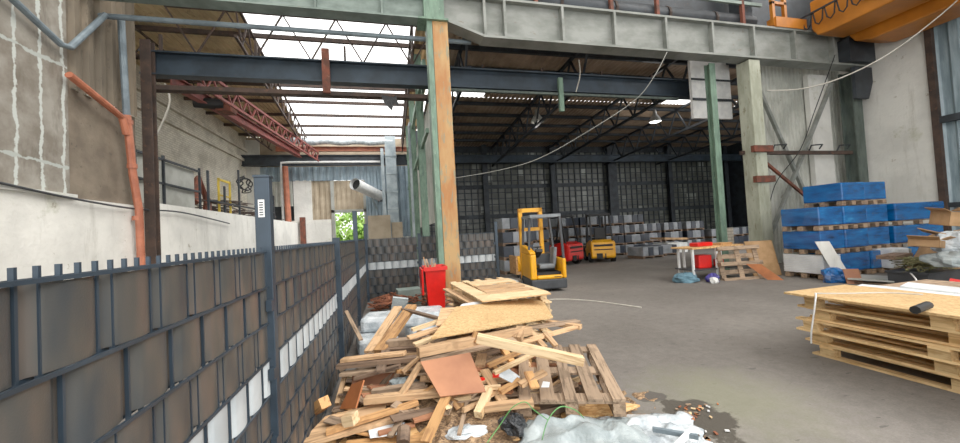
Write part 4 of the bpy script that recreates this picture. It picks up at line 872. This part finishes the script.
# base boards
Q('strand_board','wide speckled board lying flat at the bottom centre','board',[(300,450,.05),(520,440,.05),(500,398,.07),(345,405,.07)],.02,'osb')
Q('strand_board','speckled board edge showing right of the grey pallet','board',[(470,430,.06),(618,413,.05),(640,405,.05),(560,392,.08)],.02,'osb')
Q('strand_board','lower speckled board sticking out left of the plastic sheet','board',[(398,446,.10),(520,415,.1),(500,404,.14),(400,425,.14)],.018,'osb')
Q('fibreboard','pinkish brown fibreboard sheet in the middle of the pile','board',[(440,396,.33),(486,391,.33),(470,354,.54),(420,361,.54)],.015,'mdf')
Q('fibreboard','brown board leaning at left of pile next to the fence','board',[(337,409,.18),(353,408,.26),(370,381,.42),(349,384,.38)],.015,'mdf2')
Q('fibreboard','dull brown board sloping behind left timbers','board',[(352,392,.2),(395,385,.2),(402,368,.34),(352,373,.34)],.015,'mdf')
Q('plywood_sheet','pale plywood sheet with wood block at lower left','board',[(303,438,.12),(380,424,.15),(388,404,.2),(325,415,.2)],.02,'pine')
Q('white_paper','white sheet of paper on pile by lower left planks','paper',[(370,438,.16),(400,434,.16),(405,422,.17),(368,428,.17)],.004,'white_board')
# large top board
Q('strand_board','large pale strand board on top of the wood pile','board',[(431,338,.70),(553,317,.55),(541,296,.60),(456,307,.72)],.02,'osb2')
Q('white_strip','white plank end poking out behind the large top board','plank',[(456,310,.70),(462,304,.70),(490,299,.66),(483,305,.66)],.02,'white_board')
Q('strand_board','smaller board poking out left under the large top board','board',[(436,325,.68),(460,322,.66),(466,306,.7),(441,308,.72)],.015,'pine')
# stack behind with boards
t=make_pallet('pale pallet lowest of the stack behind the large top board','pale',2.0,1.05,'pallets behind the large top board'); t.location=(1.64,5.87,.0); t.rotation_euler=(0,0,PI/2+.04); p0=t
for dx,dy,z,a,l in ((-.03,.05,.144,.02,'second pallet of stack behind the large top board'),(-.02,.0,.288,.05,'third pallet of stack behind the large top board'),(.02,.02,.432,.03,'fourth pallet of stack behind the large top board'),(-.04,.03,.576,.06,'topmost pallet of stack behind the large top board')):
    dup(p0,(1.64+dx,5.87+dy,z),PI/2+a,l)
Q('pine_board','pale board lying on left side of the rear pallet stack','board',[(450,283,.74),(461,282,.74),(497,298,.74),(481,300,.74)],.02,'pale')
Q('pine_board','pale wide board on front edge of the rear pallet stack','board',[(482,301,.745),(551,293,.745),(541,289,.745),(490,294,.745)],.02,'pale')
Q('pine_board','first board of the rear stack top counted from the front','board',[(488,294,.74),(531,289,.74),(527,286.5,.74),(483,290.5,.74)],.02,'pine')
Q('pine_board','second board of the rear stack top counted from the front','board',[(480,289.5,.74),(525,285.5,.74),(520,282.5,.74),(474,286,.74)],.02,'pine')
Q('pine_board','third board of the rear stack top counted from the front','board',[(472,285,.74),(516,281,.74),(508,278,.74),(466,282,.74)],.02,'pale')
for i in range(4):
    z=.64-.14*i; plank((446+i*1.5,289+i*5,z),(478-i*2,306+i*2,z),.12,.025,'pale' if i%2 else 'pine','pale plank end left of the rear pallet stack, %s'%['uppermost','second down','third down','lowest'][i])
# pallet tilted grey
t=make_pallet('weathered grey pallet lying on right side of the pile','grey_wood',1.15,.85); c=at(566,375,.3); t.location=(1.55,3.28,.14); t.rotation_euler=(0,math.radians(-4),math.radians(70))
PL=[
((477,338,.72),(583,361,.50),.09,.07,'pale','long pale beam lying diagonally across the front of pile'),
((396,343,.62),(352,390,.30),.0,0,None,None),
((420,359,.52),(515,340,.56),.10,.03,'grey_wood','long grey plank under the large top board'),
((418,352,.6),(530,330,.58),.09,.08,'pine','pine plank edge just below the large top board'),
((424,372,.34),(434,345,.52),.0,0,None,None),
((425,443,.14),(453,382,.36),.075,.035,'honey','honey coloured plank standing diagonally at bottom centre'),
((302,444,.16),(420,411,.2),.09,.03,'pine','long pine plank at lower left pointing to the pile middle'),
((326,432,.2),(418,402,.26),.07,.03,'honey','honey plank just above the long lower left plank'),
((401,395,.3),(421,363,.5),.06,.03,'pine','short pine plank standing diagonally left of brown fibreboard'),
((365,400,.28),(442,392,.3),.09,.05,'pine','thick pine plank crossing below the brown fibreboard'),
((372,392,.3),(425,384,.32),.07,.04,'grey_wood','greyish plank behind the thick crossing plank'),
((341,374,.36),(432,366,.42),.08,.03,'grey_wood','grey plank across the left half of the pile'),
((338,366,.42),(437,356,.5),.09,.04,'dark_wood','dark brown plank across left part of the pile'),
((342,360,.46),(405,353,.52),.09,.03,'pine','pine plank left above the dark brown plank'),
((340,370,.3),(372,352,.44),.06,.03,'grey_wood','grey stick near the fence in mid pile'),
((355,378,.34),(400,366,.44),.07,.03,'dark_wood','dark plank half buried in left of pile'),
((346,311,.62),(361,340,.42),.05,.02,'grey_wood','grey brown stick leaning on the fence'),
((369,352,.45),(398,307,.72),.11,.03,'pine','wide pine board leaning up left of the white bundles'),
((379,352,.45),(412,306,.74),.13,.05,'honey','honey board leaning up beside the wide pine board'),
((403,309,.72),(440,319,.68),.06,.03,'dark_wood','dark stick running right from top of the leaning boards'),
((480,380,.32),(500,404,.2),.0,0,None,None),
((478,415,.18),(489,390,.26),.07,.06,'pale','short pale block standing at front centre of the pile'),
((455,404,.2),(473,381,.32),.08,.03,'grey_wood','grey board scrap beside brown fibreboard'),
((463,402,.2),(482,384,.3),.09,.02,'grey_wood','second grey scrap board right of brown fibreboard'),
((484,370,.34),(503,401,.2),.09,.02,'pine','pine board slanting down left of grey pallet'),
((484,408,.2),(533,402,.22),.08,.05,'pine','thick pine piece under left corner of grey pallet'),
((494,373,.38),(537,352,.46),.05,.03,'pale','thin pale lath above the grey pallet, lower one'),
((488,366,.42),(528,348,.5),.05,.03,'honey','thin honey lath above the grey pallet, upper one'),
((504,347,.5),(580,326,.44),.05,.04,'pine','pine lath of crate frame pointing to the right edge'),
((547,322,.46),(581,327,.44),.09,.05,'pine','short pine board ending at right tip of the pile'),
((512,330,.5),(578,321,.46),.10,.03,'grey_wood','weathered board behind crate frame at right of pile'),
((530,331,.52),(545,348,.4),.06,.04,'pine','short pine slat crossing the crate frame'),
((545,333,.5),(556,346,.4),.06,.03,'pine','second short slat crossing the crate frame'),
((500,344,.52),(512,362,.42),.06,.04,'honey','short honey slat under the long diagonal beam'),
((412,330,.62),(448,318,.68),.08,.03,'pale','pale plank end left of the large top board, upper'),
((408,338,.6),(446,326,.64),.08,.03,'pine','pine plank end left of the large top board, middle'),
((414,345,.56),(440,335,.6),.08,.03,'pale','pale plank end left of the large top board, lower'),
((388,343,.5),(420,341,.52),.12,.07,'grey_wood','short grey stacked beam ends beside the leaning boards'),
((388,351,.44),(420,349,.46),.12,.07,'dark_wood','lower brown stacked beam ends beside leaning boards'),
((385,357,.4),(432,352,.44),.12,.04,'pine','pine plank under the stacked beam ends'),
((315,410,.2),(325,402,.3),.09,.09,'honey','short honey block against the fence at left'),
((337,404,.15),(345,375,.32),.04,.03,'pine','thin stick leaning by the fence near brown board'),
((345,420,.25),(356,418,.27),.09,.08,'pale','pale cube block on the plywood sheet'),
((403,372,.4),(424,352,.54),.05,.025,'pine','thin pine stick left behind brown fibreboard'),
((380,372,.42),(386,351,.46),.09,.03,'dark_wood','upright brown block in left mid pile'),
((427,352,.55),(433,345,.6),.08,.06,'pine','pine spacer block under the grey plank left'),
((474,343,.58),(478,333,.66),.08,.06,'honey','pine spacer block under the large top board'),
((517,340,.54),(521,329,.6),.09,.07,'pine','pale spacer block right under the large top board'),
((575,402,.12),(535,412,.1),.12,.06,'dark_wood','dark timber under the grey pallet front'),
((430,440,.15),(404,430,.18),.0,0,None,None),
((500,392,.28),(520,380,.34),.07,.03,'honey','small honey scrap left of grey pallet boards'),
((520,385,.34),(545,372,.4),.08,.03,'pine','pine scrap lying on the grey pallet'),
((528,372,.4),(535,388,.34),.08,.02,'honey','small brown scrap lying on the grey pallet'),
((450,373,.36),(468,386,.28),.03,.02,'pale','thin pale splinter on brown fibreboard'),
((464,384,.3),(470,377,.34),.05,.02,'pine','small pine splinter piece on brown fibreboard'),
((345,446,.1),(430,437,.1),.10,.03,'honey','flat honey plank at the bottom edge left of centre'),
]
for a,b,w_,t_,m_,l_ in PL:
    if m_: plank(a,b,w_,t_,m_,l_)
# scattered filler sticks
rn=random.Random(5)
for i in range(290):
    x=rn.uniform(-.55,1.9); y=rn.uniform(2.9,5.4); 
    if pile_h(x,y)<.06: continue
    z=pile_h(x,y)+.03+rn.uniform(0,.03); a=rn.gauss(.1,.7); l=rn.uniform(.05,.3); d=V((math.cos(a)*l,math.sin(a)*l,rn.uniform(-.05,.05)))
    c=V((x,y,z)); 
    if (c-d).x<-.62: continue
    tag(along('wood_scrap',c-d,c+d,rn.choice((.03,.05,.07,.1)),rn.choice((.015,.02,.035)),rn.choice(('pine','pale','grey_wood','honey','dark_wood','grey_wood','mdf'))),'loose wood scrap lying within the timber pile','wood','loose scraps in the timber pile')
# dark wheel-like log
tag(MB().tube([at(403,443,.14),at(404,428,.2)],.05,10).build('log_stump',MT['dark_wood']),'small dark round log near the white paper','log')
# white wrapped bundles behind
for i,(x,y,z,s,l) in enumerate(((-.3,5.55,0,(.55,.6,.26),'lower left white plastic wrapped bundle by the fence'),(-.25,5.75,.26,(.5,.5,.22),'upper left white plastic wrapped bundle by the fence'),(.45,5.7,0,(.6,.65,.26),'lower right white plastic wrapped bundle behind boards'),(.42,5.85,.26,(.6,.6,.2),'upper right white plastic wrapped bundle behind boards'))):
    o=MB().box((0,0,0),s).build('white_wrapped_bundle',MT['film'],bevel=.06); o.location=(x,y,z+s[2]/2); o.rotation_euler=(0,0,.15*(-1)**i); tag(o,l,'bundle','white wrapped bundles')
slab('grey_foam_sheet','bluish grey foam sheet standing between the white bundles','sheet',(.02,5.5,.52),(.22,.04,.5),'film2',(.35,.2,0))
blob('black_bag','crumpled black plastic bag at the front of pile','bag',at(514,430,.12),(.1,.09,.08),'black_bag',41,20,14,.2)
blob('clear_film_scrap','crumpled clear film left of the honey plank','plastic',at(402,386,.25)+V((0,0,0)),(.12,.08,.05),'film2',42); blob('clear_film_scrap','crumpled milky film scrap at bottom of the pile centre','plastic',at(466,435,.08),(.16,.08,.04),'film',43)
Q('grey_paper','pale blue grey plastic piece between laths and grey pallet','plastic',[(498,376,.36),(512,383,.33),(520,376,.36),(505,366,.4)],.005,'film')
Q('white_paper','small white paper on the grey pallet','paper',[(541,387,.34),(549,387,.34),(550,382,.34),(543,381,.34)],.004,'white_board')
slab('red_scrap','small red scrap between planks right of brown fibreboard','scrap',at(481,379,.34),(.06,.04,.02),'red',(0,.2,.6)); slab('red_scrap','second red scrap nearer the pale laths','scrap',at(496,375,.36),(.06,.05,.02),'red',(.2,0,-.3))
# green straps
cable([at(487,443,.12),at(500,425,.2),at(512,408,.32),at(525,402,.36),at(534,410,.3),at(548,420,.18)],.004,'green strap arching over the front of pile','green_strap','packing_strap','strap')
cable([at(542,440,.2),at(548,420,.3),at(560,407,.36),at(575,410,.3),at(584,418,.2)],.004,'green strap loop by grey pallet front','green_strap','packing_strap','strap')
# plastic sheet bottom: crumpled grid
def crumple(name,label,pts,h,mat,seed,nx=48,ny=26):
    rn=random.Random(seed); P=[at(*c) for c in pts]; mb=MB(); ph=[rn.uniform(0,6) for _ in range(8)]
    for j in range(ny+1):
        for i in range(nx+1):
            u=i/nx; v=j/ny; p=(P[0]*(1-u)+P[1]*u)*(1-v)+(P[3]*(1-u)+P[2]*u)*v
            e=min(1,5*min(u,1-u,v,1-v)+.05)
            z=h*e*(.6+.25*math.sin(9*u+ph[0]+4*v)+.2*math.sin(15*v+ph[1]-6*u)+.15*math.sin(23*u+ph[2]+9*v)+rn.uniform(-.05,.05))
            p=p+V((.03*math.sin(17*v+ph[3]),.03*math.sin(21*u+ph[4]),0)); mb.v.append((p.x,p.y,p.z+max(0,z)))
    for j in range(ny):
        for i in range(nx): mb.f.append((j*(nx+1)+i,j*(nx+1)+i+1,(j+1)*(nx+1)+i+1,(j+1)*(nx+1)+i))
    o=mb.build(name,MT[mat],smooth=True); s=o.modifiers.new('solid','SOLIDIFY'); s.thickness=.004; return tag(o,label,'plastic film')
crumple('plastic_sheet','large crumpled milky plastic sheet at bottom centre',[(505,475,.03),(660,470,.03),(640,418,.05),(524,419,.09)],.10,'film2',3)
crumple('plastic_sheet','thin clear plastic flap right of the milky sheet',[(620,450,.01),(715,448,.01),(688,412,.01),(600,418,.04)],.07,'film',4,20,12)
slab('grey_frame_bar','grey plastic bar poking from clear plastic at bottom right','bar',at(675,433,.1),(.3,.03,.03),'pipe_grey',(0,.1,-.5)); slab('white_bar','white plastic bar poking from clear plastic at bottom','bar',at(682,440,.1),(.28,.03,.03),'white_plastic',(0,.05,.5))
rn=random.Random(8)
for i in range(60):
    q=at(rn.gauss(695,14),rn.uniform(405,446),0); q=V((q.x+rn.uniform(-.1,.05),q.y,.012)); o=MB().box((0,0,0),(rn.uniform(.015,.05),rn.uniform(.01,.025),.008)).build('litter_scrap',MT[rn.choice(('pale','white_plastic','grey_wood','mdf2','dark_wood','rubble'))]); o.location=q; o.rotation_euler=(0,0,rn.uniform(0,3)); tag(o,'tiny litter scrap on the floor right of plastic sheet','litter','litter right of the plastic sheet')
# ------------------------------------------------------------------ outside beyond opening
rn=random.Random(3)
for i,(x,y,r,l) in enumerate(((-5.6,33,1.5,'pale green bush seen left through the gateway'),(-2.6,32,1.45,'bright green bush seen in middle of gateway'),(.6,33,1.6,'green bush seen right through the gateway'),(-4,39,2.6,'taller tree far behind the gateway'))):
    g=root('bush',l,'bush',(x,y,0)); mb=MB()
    for k in range(900):
        a=rn.uniform(0,2*PI); b=rn.uniform(-.2,1); rr=r*(.6+.4*rn.random()); c=V((x+rr*math.cos(a)*math.sqrt(max(0,1-b*b)),y+rr*math.sin(a)*math.sqrt(max(0,1-b*b)),r*.85+rr*b)); s=.16
        u=V((rn.uniform(-1,1),rn.uniform(-1,1),rn.uniform(-1,1))).normalized()*s; w_=u.cross(V((rn.uniform(-1,1),rn.uniform(-1,1),rn.uniform(-1,1)))).normalized()*s
        mb.add([c-u,c+w_,c+u,c-w_],[(0,1,2,3)])
    mb.build('foliage',MT['leaf'],g); MB().tube([(x,y,0),(x,y,r)],.12,8,r1=.06).build('trunk',MT['brown_steel'],g)
# ------------------------------------------------------------------ light
for px,py,e_ in ((537,118,6),(655,118,50)):
    p=atY(px,py,16); l=bpy.data.lights.new('hall_lamp','POINT'); l.energy=e_; l.shadow_soft_size=.2; l.color=(1,.95,.88); o=bpy.data.objects.new('hall_lamp',l); COL.objects.link(o); o.location=p+V((0,0,-.5))
w=bpy.data.worlds.new('world'); SC.world=w; w.use_nodes=True; nt=w.node_tree; bg=nt.nodes['Background']
tc=nd(nt,'ShaderNodeTexCoord'); sp=nd(nt,'ShaderNodeSeparateXYZ'); nt.links.new(tc.outputs['Generated'],sp.inputs[0])
c=ramp(nt,sp.outputs['Z'],[(0,(.8,.81,.8)),(.35,(1.0,.99,.97)),(1,(1.04,1.02,1.0))]); nt.links.new(c,bg.inputs[0]); bg.inputs[1].default_value=1.9
sd=bpy.data.lights.new('sun','SUN'); sd.energy=3.0; sd.angle=math.radians(40); so=bpy.data.objects.new('sun',sd); COL.objects.link(so); so.rotation_euler=(math.radians(25),math.radians(38),0)
SC.view_settings.view_transform='Standard'; SC.view_settings.look='None'; SC.view_settings.exposure=.58; SC.view_settings.gamma=1.12
for o in COL.objects:
    if '_o' in o: del o['_o']
